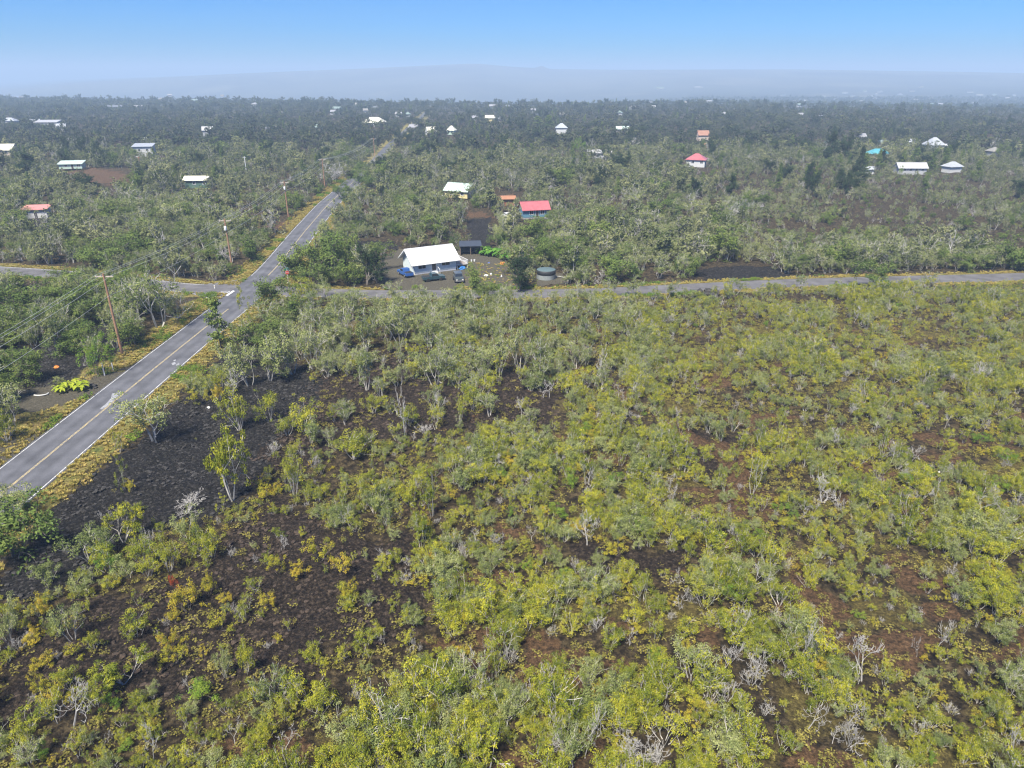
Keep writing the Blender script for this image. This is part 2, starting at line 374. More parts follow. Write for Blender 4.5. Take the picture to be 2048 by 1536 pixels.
# the plain and slopes beyond the plateau: patches of scrub, old flows and cleared land
sp = N(nt, 'ShaderNodeSeparateXYZ'); L(geo.outputs['Position'], sp.inputs[0])
mp = N(nt, 'ShaderNodeMapping'); L(geo.outputs['Position'], mp.inputs[0]); mp.inputs['Scale'].default_value = (.0012, .0009, .0001)
n_far = noise_node(1.0, 8, .62, mp.outputs[0], .6)
c_far = ramp(n_far.outputs['Fac'], [(.30, (.030, .034, .030)), (.45, (.060, .066, .050)), (.55, (.045, .05, .045)), (.62, (.15, .14, .10)), (.75, (.08, .085, .06))])
mrf = N(nt, 'ShaderNodeMapRange'); mrf.inputs[1].default_value = 700; mrf.inputs[2].default_value = 1100; L(sp.outputs[1], mrf.inputs[0])
c_slope = ramp(n_far.outputs['Fac'], [(.3, (.05, .056, .045)), (.45, (.13, .125, .09)), (.6, (.08, .08, .062)), (.75, (.22, .20, .14))])
mrs = N(nt, 'ShaderNodeMapRange'); mrs.inputs[1].default_value = 2700; mrs.inputs[2].default_value = 3800; L(sp.outputs[1], mrs.inputs[0])
c_far = mixc(mrs.outputs[0], c_far, c_slope)
col = mixc(mrf.outputs[0], col, c_far)
L(col, b.inputs['Base Color']); b.inputs['Roughness'].default_value = .95; b.inputs['Specular IOR Level'].default_value = .2
bp = N(nt, 'ShaderNodeBump'); bp.inputs['Strength'].default_value = 1.0; bp.inputs['Distance'].default_value = .4
n_b = noise_node(3.5, 6, .75); L(n_b.outputs['Fac'], bp.inputs['Height']); L(bp.outputs[0], b.inputs['Normal'])
me.materials.append(gm)
ground = link('ground', me); tag(ground, kind='structure')

# ------------------------------------------------------------------ roads
def asphalt(name, c0, c1, tracks):
    m, nt_, b_ = new_mat(name); l = nt_.links.new
    g = N(nt_, 'ShaderNodeNewGeometry'); uv = N(nt_, 'ShaderNodeUVMap')
    n1 = N(nt_, 'ShaderNodeTexNoise'); n1.inputs['Scale'].default_value = 14; n1.inputs['Detail'].default_value = 6; n1.inputs['Roughness'].default_value = .8; l(g.outputs['Position'], n1.inputs['Vector'])
    n2 = N(nt_, 'ShaderNodeTexNoise'); n2.inputs['Scale'].default_value = .35; n2.inputs['Detail'].default_value = 4; l(g.outputs['Position'], n2.inputs['Vector'])
    r1 = N(nt_, 'ShaderNodeValToRGB'); r1.color_ramp.elements[0].position = .3; r1.color_ramp.elements[1].position = .75
    r1.color_ramp.elements[0].color = (*c0, 1); r1.color_ramp.elements[1].color = (*c1, 1); l(n1.outputs['Fac'], r1.inputs['Fac'])
    # paler worn wheel tracks along the lanes (u runs across the road)
    sx = N(nt_, 'ShaderNodeSeparateXYZ'); l(uv.outputs[0], sx.inputs[0])
    r2 = N(nt_, 'ShaderNodeValToRGB'); e = r2.color_ramp.elements
    e[0].position = 0; e[0].color = (.95,) * 3 + (1,); e[1].position = 1; e[1].color = (.95,) * 3 + (1,)
    for p, v_ in ((.12, 1.0), (.22, 1.0 + tracks), (.32, 1.0 - tracks), (.42, 1 + tracks), (.5, .92), (.6, 1 + tracks), (.7, 1 - tracks), (.8, 1 + tracks), (.9, 1.0)):
        k = e.new(p); k.color = (v_,) * 3 + (1,)
    l(sx.outputs[0], r2.inputs['Fac'])
    mu = N(nt_, 'ShaderNodeMix', data_type='RGBA', blend_type='MULTIPLY'); mu.inputs['Factor'].default_value = 1; l(r1.outputs[0], mu.inputs[6]); l(r2.outputs[0], mu.inputs[7])
    mr = N(nt_, 'ShaderNodeMapRange'); mr.inputs[1].default_value = .3; mr.inputs[2].default_value = .7; mr.inputs[3].default_value = .72; mr.inputs[4].default_value = 1.22; l(n2.outputs['Fac'], mr.inputs[0])
    m2 = N(nt_, 'ShaderNodeMix', data_type='RGBA', blend_type='MULTIPLY'); m2.inputs['Factor'].default_value = 1; l(mu.outputs[2], m2.inputs[6]); l(mr.outputs[0], m2.inputs[7])
    l(m2.outputs[2], b_.inputs['Base Color']); b_.inputs['Roughness'].default_value = .9; b_.inputs['Specular IOR Level'].default_value = .25
    bp_ = N(nt_, 'ShaderNodeBump'); bp_.inputs['Strength'].default_value = .3; bp_.inputs['Distance'].default_value = .02; l(n1.outputs['Fac'], bp_.inputs['Height']); l(bp_.outputs[0], b_.inputs['Normal'])
    return m
M_ROAD = asphalt('worn_asphalt', (.058, .060, .068), (.145, .148, .162), .12)
M_SIDE = asphalt('pale_asphalt', (.075, .073, .075), (.165, .161, .164), .08)
def paint(name, col, wear):
    m, nt_, b_ = new_mat(name); l = nt_.links.new
    g = N(nt_, 'ShaderNodeNewGeometry'); n1 = N(nt_, 'ShaderNodeTexNoise'); n1.inputs['Scale'].default_value = 4; n1.inputs['Detail'].default_value = 6; n1.inputs['Roughness'].default_value = .75
    l(g.outputs['Position'], n1.inputs['Vector'])
    r = N(nt_, 'ShaderNodeValToRGB'); r.color_ramp.elements[0].position = wear; r.color_ramp.elements[0].color = (.16, .165, .18, 1); r.color_ramp.elements[1].position = wear + .16; r.color_ramp.elements[1].color = (*col, 1)
    l(n1.outputs['Fac'], r.inputs['Fac']); l(r.outputs[0], b_.inputs['Base Color']); b_.inputs['Roughness'].default_value = .7
    return m
M_WHITE = paint('white_road_paint', (.66, .66, .64), .37); M_YELLOW = paint('yellow_road_paint', (.52, .41, .18), .41)
M_WORN = paint('worn_white_paint', (.40, .41, .42), .44)
def road_z(x, y): return max(0.0, 0) + float(far_height(np.array([x]), np.array([y]))[0])
def normals2(Q):
    T = np.gradient(Q, axis=0); T /= np.linalg.norm(T, axis=1)[:, None]
    return np.c_[-T[:, 1], T[:, 0]]
def ribbon(name, Q, off0, off1, z, mat, parent=None, cross=6):
    """A strip along polyline Q between two sideways offsets (numbers or arrays), draped on the ground."""
    n = normals2(Q); off0 = np.broadcast_to(off0, len(Q)); off1 = np.broadcast_to(off1, len(Q))
    V = []; F = []; UV = []
    for i in range(len(Q)):
        for k in range(cross + 1):
            t = k / cross; p = Q[i] + n[i] * (off0[i] * (1 - t) + off1[i] * t)
            V.append((p[0], p[1], road_z(p[0], p[1]) + z)); UV.append((t, i))
    for i in range(len(Q) - 1):
        for k in range(cross): a = i * (cross + 1) + k; F.append((a, a + cross + 1, a + cross + 2, a + 1)[::1])
    me_ = mesh_from(name, V, F, [mat])
    uvl = me_.uv_layers.new(name='UVMap')
    li = np.zeros(len(me_.loops), np.int32); me_.loops.foreach_get('vertex_index', li)
    uvl.data.foreach_set('uv', np.array(UV, np.float32)[li].ravel())
    return link(name, me_, parent)
half_w = np.interp(MAIN_S[:, 1], [300, 360, 500], [MAIN_W / 2, 2.9, 2.4])
main_road = tag(ribbon('main_road', MAIN_S, half_w, -half_w, .034, M_ROAD), kind='structure')
def flare(Q, w, j, reach):
    d = np.r_[0, np.cumsum(np.hypot(*np.diff(Q, axis=0).T))]
    t = np.clip((d - MAIN_W / 2) / reach, 0, 1); return w / 2 + j * (1 - t) ** 2
fl, fr = flare(SL_S, SIDE_W, 6.0, 11), flare(SR_S, SIDE_W, 4.2, 9)
side_l = tag(ribbon('side_road_west', SL_S, fl, -fl, .030, M_SIDE), kind='structure')
side_r = tag(ribbon('side_road_east', SR_S, fr, -fr, .026, M_SIDE), kind='structure')
def part_of(Q, f): return Q[f(Q)]
near = MAIN_S[MAIN_S[:, 1] < 128]; far = MAIN_S[(MAIN_S[:, 1] > 149) & (MAIN_S[:, 1] < 300)]
for Q in (near, far):
    ribbon('edge_line', Q, 3.60, 3.50, .040, M_WHITE, main_road, 1); ribbon('edge_line', Q, -3.50, -3.60, .040, M_WHITE, main_road, 1)
    ribbon('centre_line', Q, .13, .03, .040, M_YELLOW, main_road, 1); ribbon('centre_line', Q, -.03, -.13, .040, M_YELLOW, main_road, 1)
wl_ = SL_S[SL_S[:, 0] < -57.2]; fl2 = fl[SL_S[:, 0] < -57.2]
ribbon('edge_line', wl_, fl2 - .28, fl2 - .42, .036, M_WHITE, side_l, 1); ribbon('edge_line', wl_, -fl2 + .42, -fl2 + .28, .036, M_WHITE, side_l, 1)
er = SR_S[(SR_S[:, 0] > -48.8) & (SR_S[:, 0] < -36)]; fr2 = fr[(SR_S[:, 0] > -48.8) & (SR_S[:, 0] < -36)]
ribbon('edge_line', er, fr2 - .2, fr2 - .34, .036, M_WHITE, side_r, 1); ribbon('edge_line', er, -fr2 + .34, -fr2 + .2, .036, M_WHITE, side_r, 1)
def flat_poly(name, P, z, mat, parent):
    return link(name, mesh_from(name, [(x, y, z) for x, y in P], [tuple(range(len(P)))], [mat]), parent)
flat_poly('stop_bar', pts([(451, 591), (455, 592.5), (470, 582.5), (466, 581)])[::-1], .044, M_WHITE, side_l)
def lettering(name, text, size, loc, rot, mat, parent):
    cu = bpy.data.curves.new(name, 'FONT'); cu.body = text; cu.size = size; cu.align_x = 'CENTER'; cu.align_y = 'CENTER'
    cu.materials.append(mat); tmp = bpy.data.objects.new(name + '_text', cu); COL.objects.link(tmp)
    me_ = bpy.data.meshes.new_from_object(tmp.evaluated_get(bpy.context.evaluated_depsgraph_get())); bpy.data.objects.remove(tmp)
    o = bpy.data.objects.new(name, me_); COL.objects.link(o); o.location = loc; o.rotation_euler = rot
    o.parent = parent; return o
px_ = at(447, 585.6); so = lettering('stop_lettering', 'STOP', 1.5, (px_[0], px_[1], .046), (0, 0, -math.pi / 2), M_WHITE, side_l); so.scale = (.62, 1.7, 1)
# the white scuffed paint smear and faint scuffs in the lanes
sm = pts([(199, 819), (212, 808), (222, 797), (224, 788), (233, 786), (243, 782), (240, 789), (231, 797), (226, 803), (216, 812), (205, 819)])
flat_poly('paint_smear', sm, .041, M_WORN, main_road)
for q in ([(343, 727), (350, 724), (352, 728), (345, 731)], [(352, 730), (358, 726), (359, 729), (354, 733)], [(347, 721), (351, 719), (352, 721), (348, 723)]):
    flat_poly('paint_smear', pts(q), .041, M_WORN, main_road)

# ------------------------------------------------------------------ the hazy air
hb = MB().box(-8800, 8800, -1000, 9900, -190, 130)
hm = bpy.data.materials.new('haze_air'); hm.use_nodes = True; hn = hm.node_tree
hn.nodes.remove(hn.nodes['Principled BSDF'])
pv = hn.nodes.new('ShaderNodeVolumePrincipled'); pv.inputs['Color'].default_value = (.57, .77, 1.0, 1); pv.inputs['Density'].default_value = 1 / 2550; pv.inputs['Anisotropy'].default_value = 0.0
for a_ in ('Density Attribute', 'Color Attribute', 'Temperature Attribute'): pv.inputs[a_].default_value = ''
hm.cycles.homogeneous_volume = True
hn.links.new(pv.outputs[0], hn.nodes['Material Output'].inputs['Volume'])
haze = hb.build('haze', hm); tag(haze, kind='stuff')

# ================================================================== houses and what stands round them
M = {}
def C(name, col, **k):
    if name not in M: M[name] = plain(name, col, **k)
    return M[name]
M_GLASS = plain('dark_window_glass', (.02, .025, .03), .08, spec=.8)
M_TRIM = plain('white_trim_paint', (.74, .75, .75), .5, noise=.08)
M_WOOD = plain('weathered_timber', (.20, .15, .11), .85, noise=.3, nscale=4)
M_CONC = plain('grey_concrete', (.32, .31, .30), .9, noise=.2)
def roof_metal(name, col, rough=.38):
    """Ribbed sheet-metal roofing with a little dirt."""
    m, nt_, b_ = new_mat(name); l = nt_.links.new; tc = N(nt_, 'ShaderNodeTexCoord')
    n1 = N(nt_, 'ShaderNodeTexNoise'); n1.inputs['Scale'].default_value = .9; n1.inputs['Detail'].default_value = 5; l(tc.outputs['Object'], n1.inputs['Vector'])
    r = N(nt_, 'ShaderNodeValToRGB'); r.color_ramp.elements[0].position = .25; r.color_ramp.elements[0].color = (*[c * .78 for c in col], 1); r.color_ramp.elements[1].position = .6; r.color_ramp.elements[1].color = (*col, 1)
    l(n1.outputs['Fac'], r.inputs['Fac']); l(r.outputs[0], b_.inputs['Base Color']); b_.inputs['Roughness'].default_value = rough
    w = N(nt_, 'ShaderNodeTexWave'); w.bands_direction = 'X'; w.inputs['Scale'].default_value = 2.2; l(tc.outputs['Object'], w.inputs['Vector'])
    bp_ = N(nt_, 'ShaderNodeBump'); bp_.inputs['Strength'].default_value = .25; bp_.inputs['Distance'].default_value = .03; l(w.outputs['Fac'], bp_.inputs['Height']); l(bp_.outputs[0], b_.inputs['Normal'])
    return m
R_WHITE = roof_metal('white_metal_roof', (.80, .80, .79)); R_GREY = roof_metal('pale_grey_metal_roof', (.36, .38, .40)); R_WHITE2 = roof_metal('weathered_white_roof', (.42, .42, .41)); R_RED = roof_metal('rose_red_metal_roof', (.40, .12, .13)); R_GREEN = roof_metal('pale_green_metal_roof', (.47, .58, .50))
R_TEAL = roof_metal('turquoise_metal_roof', (.09, .32, .37)); R_RUST = roof_metal('rusty_metal_roof', (.36, .17, .09), .8); R_CREAM = roof_metal('cream_metal_roof', (.66, .64, .50)); R_PINK = roof_metal('faded_pink_roof', (.55, .24, .20)); R_ORANGE = roof_metal('orange_metal_roof', (.34, .18, .12))
R_DARK = roof_metal('dark_grey_roof', (.045, .055, .07), .6)
W_BLUE = C('pale_blue_siding', (.60, .69, .70), noise=.1); W_DBLUE = C('slate_blue_siding', (.10, .22, .30), noise=.12); W_WHITE = C('white_siding', (.50, .51, .50), noise=.12); W_CREAM = C('cream_yellow_siding', (.62, .54, .27), noise=.12)
W_GREEN = C('pale_green_siding', (.42, .55, .46), noise=.12); W_BEIGE = C('beige_siding', (.52, .44, .36), noise=.12); W_GREY = C('grey_siding', (.36, .37, .38), noise=.12); W_DGREEN = C('dark_green_siding', (.07, .13, .10), noise=.15); W_TEAL = C('teal_siding', (.05, .30, .30), noise=.15)
HOUSE_CLEAR = []
def side_frame(side, L, W):
    """Maps (t along the wall, outward, z) to the house's own axes."""
    if side == 'f': return lambda t, o, z: (-L / 2 + t, -W / 2 - o, z)
    if side == 'b': return lambda t, o, z: (L / 2 - t, W / 2 + o, z)
    if side == 'l': return lambda t, o, z: (-L / 2 - o, W / 2 - t, z)
    return lambda t, o, z: (L / 2 + o, -W / 2 + t, z)
def slab_on(fr, t0, t1, o0, o1, z0, z1):
    V = [fr(t, o, z) for z in (z0, z1) for o in (o0, o1) for t in (t0, t1)]
    return MB().add(V, [(0, 2, 3, 1), (4, 5, 7, 6), (0, 1, 5, 4), (1, 3, 7, 5), (3, 2, 6, 7), (2, 0, 4, 6)])
def add_window(par, fr, t, z, w, h, frame=M_TRIM, bars=1):
    m = MB(); k = .09
    for a in ((t - w / 2 - k, t + w / 2 + k, z + h / 2, z + h / 2 + k), (t - w / 2 - k, t + w / 2 + k, z - h / 2 - k, z - h / 2), (t - w / 2 - k, t - w / 2, z - h / 2, z + h / 2), (t + w / 2, t + w / 2 + k, z - h / 2, z + h / 2)):
        s = slab_on(fr, a[0], a[1], -.02, .05, a[2], a[3]); m.add(s.V, s.F)
    for j in range(bars):
        tb = t - w / 2 + w * (j + 1) / (bars + 1); s = slab_on(fr, tb - .025, tb + .025, -.02, .04, z - h / 2, z + h / 2); m.add(s.V, s.F)
    o = m.build('window', frame, par); slab_on(fr, t - w / 2, t + w / 2, -.03, .015, z - h / 2, z + h / 2).build('pane', M_GLASS, o)
def add_door(par, fr, t, z0, w, h, mat, frame=M_TRIM):
    m = MB()
    for a in ((t - w / 2 - .08, t - w / 2, z0, z0 + h), (t + w / 2, t + w / 2 + .08, z0, z0 + h), (t - w / 2 - .08, t + w / 2 + .08, z0 + h, z0 + h + .08)):
        s = slab_on(fr, a[0], a[1], -.02, .06, a[2], a[3]); m.add(s.V, s.F)
    o = slab_on(fr, t - w / 2, t + w / 2, -.02, .03, z0, z0 + h).build('door', mat, par); m.build('door_frame', frame, o)
    slab_on(fr, t + w / 2 - .16, t + w / 2 - .08, .03, .09, z0 + 1.0, z0 + 1.12).build('door_handle', C('brass', (.5, .4, .2), metal=.8, rough=.4), o)
def roof_mesh(kind, L, W, he, hr, ov, og, th=.12):
    """Sheet roof of real thickness: gable along x, hip, or single slope."""
    a, b_ = L / 2 + og, W / 2 + ov; m = MB()
    drop = (hr - he) * ov / (W / 2) if kind in ('gable', 'hip') else 0
    if kind == 'gable':
        e = he - drop; pr = [(-b_, e), (0, hr), (b_, e), (b_, e + th), (0, hr + th), (-b_, e + th)]; m.extrude_x(pr, -a, a)
    elif kind == 'hip':
        e = he - drop; r = max(a - b_, .3)
        for z in (0, th):
            m.V += [(-a, -b_, e + z), (a, -b_, e + z), (a, b_, e + z), (-a, b_, e + z), (-r, 0, hr + z), (r, 0, hr + z)]
        m.F += [(6, 7, 11, 10), (7, 8, 11), (8, 9, 10, 11), (9, 6, 10), (0, 4, 5, 1), (1, 5, 2), (2, 5, 4, 3), (3, 4, 0), (0, 1, 7, 6), (1, 2, 8, 7), (2, 3, 9, 8), (3, 0, 6, 9)]
    else:
        pr = [(-b_, he), (b_, hr), (b_, hr + th), (-b_, he + th)]; m.extrude_x(pr, -a, a)
    return m
def house(name, label, x, y, rot, L, W, he, hr, roof, rmat, wmat, zb=0.0, wins=(), doors=(), posts=False, ov=.6, og=.5, strip=18, group=None, cat='house', z=None):
    zg = gz1(x, y) if z is None else z
    t = thing(name, label, cat, (x, y, zg - .05), rot, group)
    if roof == 'gable': w = MB().extrude_x([(-W / 2, zb), (W / 2, zb), (W / 2, he), (0, hr - .02), (-W / 2, he)], -L / 2, L / 2)
    elif roof == 'hip': w = MB().box(-L / 2, L / 2, -W / 2, W / 2, zb, he)
    else: w = MB().extrude_x([(-W / 2, zb), (W / 2, zb), (W / 2, hr - .02 - (hr - he) * ov / (W + 2 * ov)), (-W / 2, he + (hr - he) * ov / (W + 2 * ov) - .02)], -L / 2, L / 2)
    w.build('wall', wmat, t)
    rf = roof_mesh(roof, L, W, he, hr, ov, og).build('roof', rmat, t)
    if roof != 'shed':
        r_ = (L / 2 + og) if roof == 'gable' else max(L / 2 + og - W / 2 - ov, .3)
        MB().box(-r_, r_, -.14, .14, hr + .10, hr + .155).build('ridge_cap', rmat, rf)
    if zb > .3:
        if posts:
            for px in np.linspace(-L / 2 + .3, L / 2 - .3, max(2, int(L / 2.6))):
                for py in (-W / 2 + .3, W / 2 - .3): MB().box(px - .08, px + .08, py - .08, py + .08, -.3, zb).build('post', M_WOOD, t)
        else: MB().box(-L / 2 + .06, L / 2 - .06, -W / 2 + .06, W / 2 - .06, -.3, zb - .004).build('skirt', M_TRIM if wmat is W_BLUE else M_CONC, t)
    for (s, tt, zz, ww, hh) in wins: add_window(t, side_frame(s, L, W), tt, zz, ww, hh)
    for (s, tt, z0, ww, hh) in doors: add_door(t, side_frame(s, L, W), tt, z0, ww, hh, C('dark_door', (.05, .045, .045)))
    HOUSE_CLEAR.append((x, y, rot, L / 2, W / 2, strip)); return t
def px_m(u, v, w): x, y = at(u, v); return w * depth_of(x, y, 0) / FPX

# the white-roofed house on the corner lot
A0 = .507; L0, W0 = 9.9, 7.0; ca, sa0 = math.cos(A0), math.sin(A0)
hx, hy = -21.18 + ca * L0 / 2 - sa0 * W0 / 2, 150.34 + sa0 * L0 / 2 + ca * W0 / 2
hm_ = house('cottage', 'pale blue cottage with a big white metal roof on the gravel yard', hx, hy, A0, L0, W0, 2.75, 5.0, 'gable', R_WHITE, W_BLUE, zb=.45,
            wins=[('f', 1.75, 1.75, 1.7, .95), ('f', 7.4, 1.85, 1.9, .95), ('l', 5.3, 1.9, .8, 1.1)], doors=[('f', 4.55, .55, .95, 1.95)], ov=.8, og=.85, strip=16)
for sgn in (-1, 1):
    MB().bar((-L0 / 2 - .86, sgn * (W0 / 2 + .82), 2.22), (-L0 / 2 - .86, 0, 4.98), .06, .22).build('barge_board', M_TRIM, hm_)
for tt in (.06, L0 - .06): slab_on(side_frame('f', L0, W0), tt - .06, tt + .06, 0, .04, .45, 2.5).build('corner_board', M_TRIM, hm_)
dk = MB().box(L0 / 2 + .02, L0 / 2 + 3.1, -W0 / 2 + .1, W0 / 2 - 1.5, .78, .9).build('deck', M_WOOD, hm_)
for (p, q) in (((L0 / 2 + .1, -W0 / 2 + .15), (L0 / 2 + 3.05, -W0 / 2 + .15)), ((L0 / 2 + 3.05, -W0 / 2 + .15), (L0 / 2 + 3.05, W0 / 2 - 1.6))):
    m = MB().bar((*p, 1.85), (*q, 1.85), .09, .07).bar((*p, 1.05), (*q, 1.05), .05, .06)
    for k in np.linspace(0, 1, 13): x_ = p[0] + (q[0] - p[0]) * k; y_ = p[1] + (q[1] - p[1]) * k; m.box(x_ - .03, x_ + .03, y_ - .03, y_ + .03, .9, 1.85)
    m.build('railing', M_TRIM, dk)
for px, py in ((L0 / 2 + .4, -W0 / 2 + .25), (L0 / 2 + 2.9, -W0 / 2 + .25), (L0 / 2 + 2.9, W0 / 2 - 1.7)): MB().box(px - .07, px + .07, py - .07, py + .07, -.2, .78).build('deck_post', M_TRIM, dk)
st = MB()
for k in range(4): st.box(-L0 / 2 + 4.0 + k * .0, -L0 / 2 + 5.2, -W0 / 2 - .35 - k * .3, -W0 / 2 - .05 - k * .3, .42 - k * .13 - .06, .42 - k * .13)
st.build('steps', M_TRIM, hm_)
rl = MB().bar((-L0 / 2 + 5.3, -W0 / 2 - .1, 1.45), (-L0 / 2 + 5.3, -W0 / 2 - 1.5, .95), .07).bar((-L0 / 2 + 5.3, -W0 / 2 - 1.5, 0), (-L0 / 2 + 5.3, -W0 / 2 - 1.5, .95), .08).bar((-L0 / 2 + 5.3, -W0 / 2 - .1, 0), (-L0 / 2 + 5.3, -W0 / 2 - .1, 1.45), .08); rl.build('step_rail', M_TRIM, hm_)

def crumple(name, label, cat, x, y, sx, sy, sz, mat, seed, rot=0, group=None):
    """A loose draped or crumpled piece: a lumpy closed shell."""
    r = np.random.default_rng(seed); m = MB(); n, k = 9, 5; V = []
    for i in range(k + 1):
        ph_ = math.pi / 2 * i / k
        for j in range(n):
            a = 2 * math.pi * j / n; rr = math.cos(ph_) ** .6 * (1 + r.normal(0, .16)); V.append((rr * math.cos(a) * sx / 2, rr * math.sin(a) * sy / 2, math.sin(ph_) * sz * (1 + r.normal(0, .12))))
    F = [(i * n + j, i * n + (j + 1) % n, (i + 1) * n + (j + 1) % n, (i + 1) * n + j) for i in range(k) for j in range(n)] + [tuple(range(n - 1, -1, -1))]
    m.add(V, F); o = m.build(name, mat); o.location = (x, y, gz1(x, y) - .03); o.rotation_euler = (0, 0, rot); return tag(o, label, cat, group)
def P_(u, v): return [float(k) for k in at(u, v)]
crumple('tarpaulin', 'blue tarpaulin bundled under the deck of the white-roofed cottage', 'tarp', *[hx + ca * 6.4 + sa0 * 3.9, hy + sa0 * 6.4 - ca * 3.9], 1.7, .9, .75, C('blue_tarp', (.03, .16, .42)), 3, A0)
crumple('tarpaulin', 'small orange tarp by the big-leaved plants', 'tarp', *P_(1005, 528), 1.4, .9, .5, C('orange_tarp', (.62, .20, .03)), 4)
crumple('tarpaulin', 'small blue bundle on the yard soil right of the cottage', 'tarp', *P_(978, 527), .7, .5, .35, C('dull_blue_tarp', (.08, .12, .3)), 5)
crumple('tarpaulin', 'small orange bundle on the lava by the driveway', 'tarp', *P_(114, 736), .8, .5, .4, C('orange_tarp', (.62, .20, .03)), 6)
for i, (u, v, s) in enumerate(((943, 523, .42), (949, 523, .42))):
    x, y = P_(u, v); t = thing('bucket', ('left' if i == 0 else 'right') + ' one of two white buckets on the bare soil by the dark shed', 'bucket', (x, y, gz1(x, y)), 0, 'white buckets in the yard')
    MB().lathe([(0, 0), (s * .42, 0), (s * .5, s), (s * .46, s), (s * .4, .05), (0, .05)], 14).build('shell', M_TRIM, t); MB().tube([(s * .5 * math.cos(a), .02, s + s * .4 * math.sin(a)) for a in np.linspace(0, math.pi, 9)], .015, 5).build('handle', C('wire', (.3, .3, .3)), t)
M_SCRAP = plain('white_plastic_scrap', (.70, .70, .68), .7, noise=.15)
for i, (u, v, w, h, lb) in enumerate(((467, 740, .55, .7, 'upright white scrap on black lava right of the main road'), (450, 749, .5, .3, 'flat white scrap on black lava nearest the road verge'), (444, 746, .35, .25, 'smallest white scrap at the road side of the black lava'), (417, 816, .5, .16, 'white scrap beside the golden bushes right of the main road'),
        (648, 736, .55, .4, 'left white scrap under the thicket on brown lava'), (668, 736, .6, .45, 'right white scrap under the thicket on brown lava'), (972, 552, 1.0, .35, 'pale scrap heap on the yard right of the parked vehicles'), (982, 549, .6, .4, 'small white scrap on the yard right of the scrap heap'), (1003, 553, .5, .4, 'white scrap in the yard left of the dark round tree'), (1877, 947, .3, .15, 'small pale stone in the right-hand shrub field'))):
    crumple('scrap', lb, 'scrap', *P_(u, v), w, w * .7, h, M_SCRAP, 20 + i, i)

def car(name, label, cat, u, v, rot, body_col, kind='pickup'):
    x, y = P_(u, v); t = thing(name, label, cat, (x, y, gz1(x, y) + .03), rot)
    mp_ = plain(name + '_paint', body_col, .3, noise=.06); bl = C('black_rubber', (.015, .015, .016), rough=.9); hw = .88
    if kind == 'pickup':
        low = [(-2.35, .42), (2.3, .42), (2.38, .62), (2.34, .92), (1.2, 1.02), (-2.35, 1.02)]; cab = [(-.65, 1.02), (1.15, 1.02), (.55, 1.62), (-.5, 1.64)]
    elif kind == 'jeep':
        low = [(-1.9, .45), (1.9, .45), (1.95, .7), (1.9, 1.0), (.8, 1.06), (-1.9, 1.06)]; cab = [(-1.85, 1.06), (.75, 1.06), (.45, 1.75), (-1.8, 1.78)]
    else:
        low = [(-2.15, .35), (2.15, .35), (2.2, .6), (2.05, .82), (1.0, .92), (-2.0, .95), (-2.2, .7)]; cab = [(-1.75, .93), (.95, .92), (.2, 1.42), (-1.2, 1.44)]
    MB().extrude_y(low, -hw, hw).build('body', mp_, t)
    c = MB().extrude_y(cab, -hw + .08, hw - .08).build('cab', mp_, t)
    (x0, z0), (x1, z1), (x2, z2), (x3, z3) = cab
    for s in (-1, 1):
        yy = s * (hw - .075); q = [(x0 + .14, z0 + .06), (x1 - .22, z0 + .06), (x2 - .05, z2 - .08), (x3 + .08, z3 - .08)]
        MB().extrude_y(q, yy - .01, yy + .01).build('side_window', M_GLASS, c)
    d = Vector((x1 - x2, 0, z1 - z2)); n = Vector((-d.z, 0, d.x)).normalized(); n = n if n.x > 0 else -n
    a, b_ = Vector((x2, 0, z2)) + d * .12 + n * .01, Vector((x2, 0, z2)) + d * .92 + n * .01
    MB().add([(a.x, -hw + .16, a.z), (b_.x, -hw + .12, b_.z), (b_.x, hw - .12, b_.z), (a.x, hw - .16, a.z)], [(0, 1, 2, 3)]).build('windscreen', M_GLASS, c)
    if kind == 'pickup': MB().box(-2.28, -.72, -hw + .1, hw - .1, 1.0, 1.035).build('bed_floor', bl, t)
    fx = low[2][0]
    for s in (-1, 1):
        MB().box(fx - .06, fx + .03, s * .62 - .16, s * .62 + .16, .66, .84).build('headlight', C('lamp_glass', (.7, .7, .66), rough=.2), t)
        for wx in ((-1.45, 1.42) if kind != 'jeep' else (-1.2, 1.2)):
            w = MB(); cs = [(wx + .36 * math.cos(q), .36 + .36 * math.sin(q)) for q in np.linspace(0, 2 * math.pi, 16, endpoint=False)]; w.extrude_y(cs, s * hw - .12, s * hw + .06); o = w.build('wheel', bl, t)
            MB().extrude_y([(wx + .19 * math.cos(q), .36 + .19 * math.sin(q)) for q in np.linspace(0, 2 * math.pi, 12, endpoint=False)], s * (hw + .065) - .01, s * (hw + .065) + .01).build('rim', C('steel_rim', (.45, .45, .46), metal=.6, rough=.4), o)
    MB().box(fx - .04, fx + .07, -hw, hw, .40, .56).build('bumper', C('grey_bumper', (.18, .18, .19)), t)
    HOUSE_CLEAR.append((x, y, rot, 2.3, 1.0, 8)); return t
car('pickup_truck', 'dark teal pickup truck parked before the cottage steps', 'truck', 867, 560, .42, (.025, .06, .075))
car('pickup_truck', 'blue pickup truck parked against the left gable of the cottage', 'truck', 811, 551, 2.15, (.03, .10, .32))
car('jeep', 'dark boxy car with pale roof right of the teal pickup', 'car', 917, 562, -1.35, (.06, .075, .08), 'jeep')
car('white_car', 'white car parked left of the cream house', 'car', 878, 397, .3, (.72, .72, .72), 'sedan')
car('white_car', 'white car parked left of the slate-blue house', 'car', 1016, 434, -.9, (.72, .72, .72), 'sedan')
car('white_van', 'white van parked left below the grey-roofed white house', 'van', 293, 281, .2, (.75, .75, .74), 'jeep')
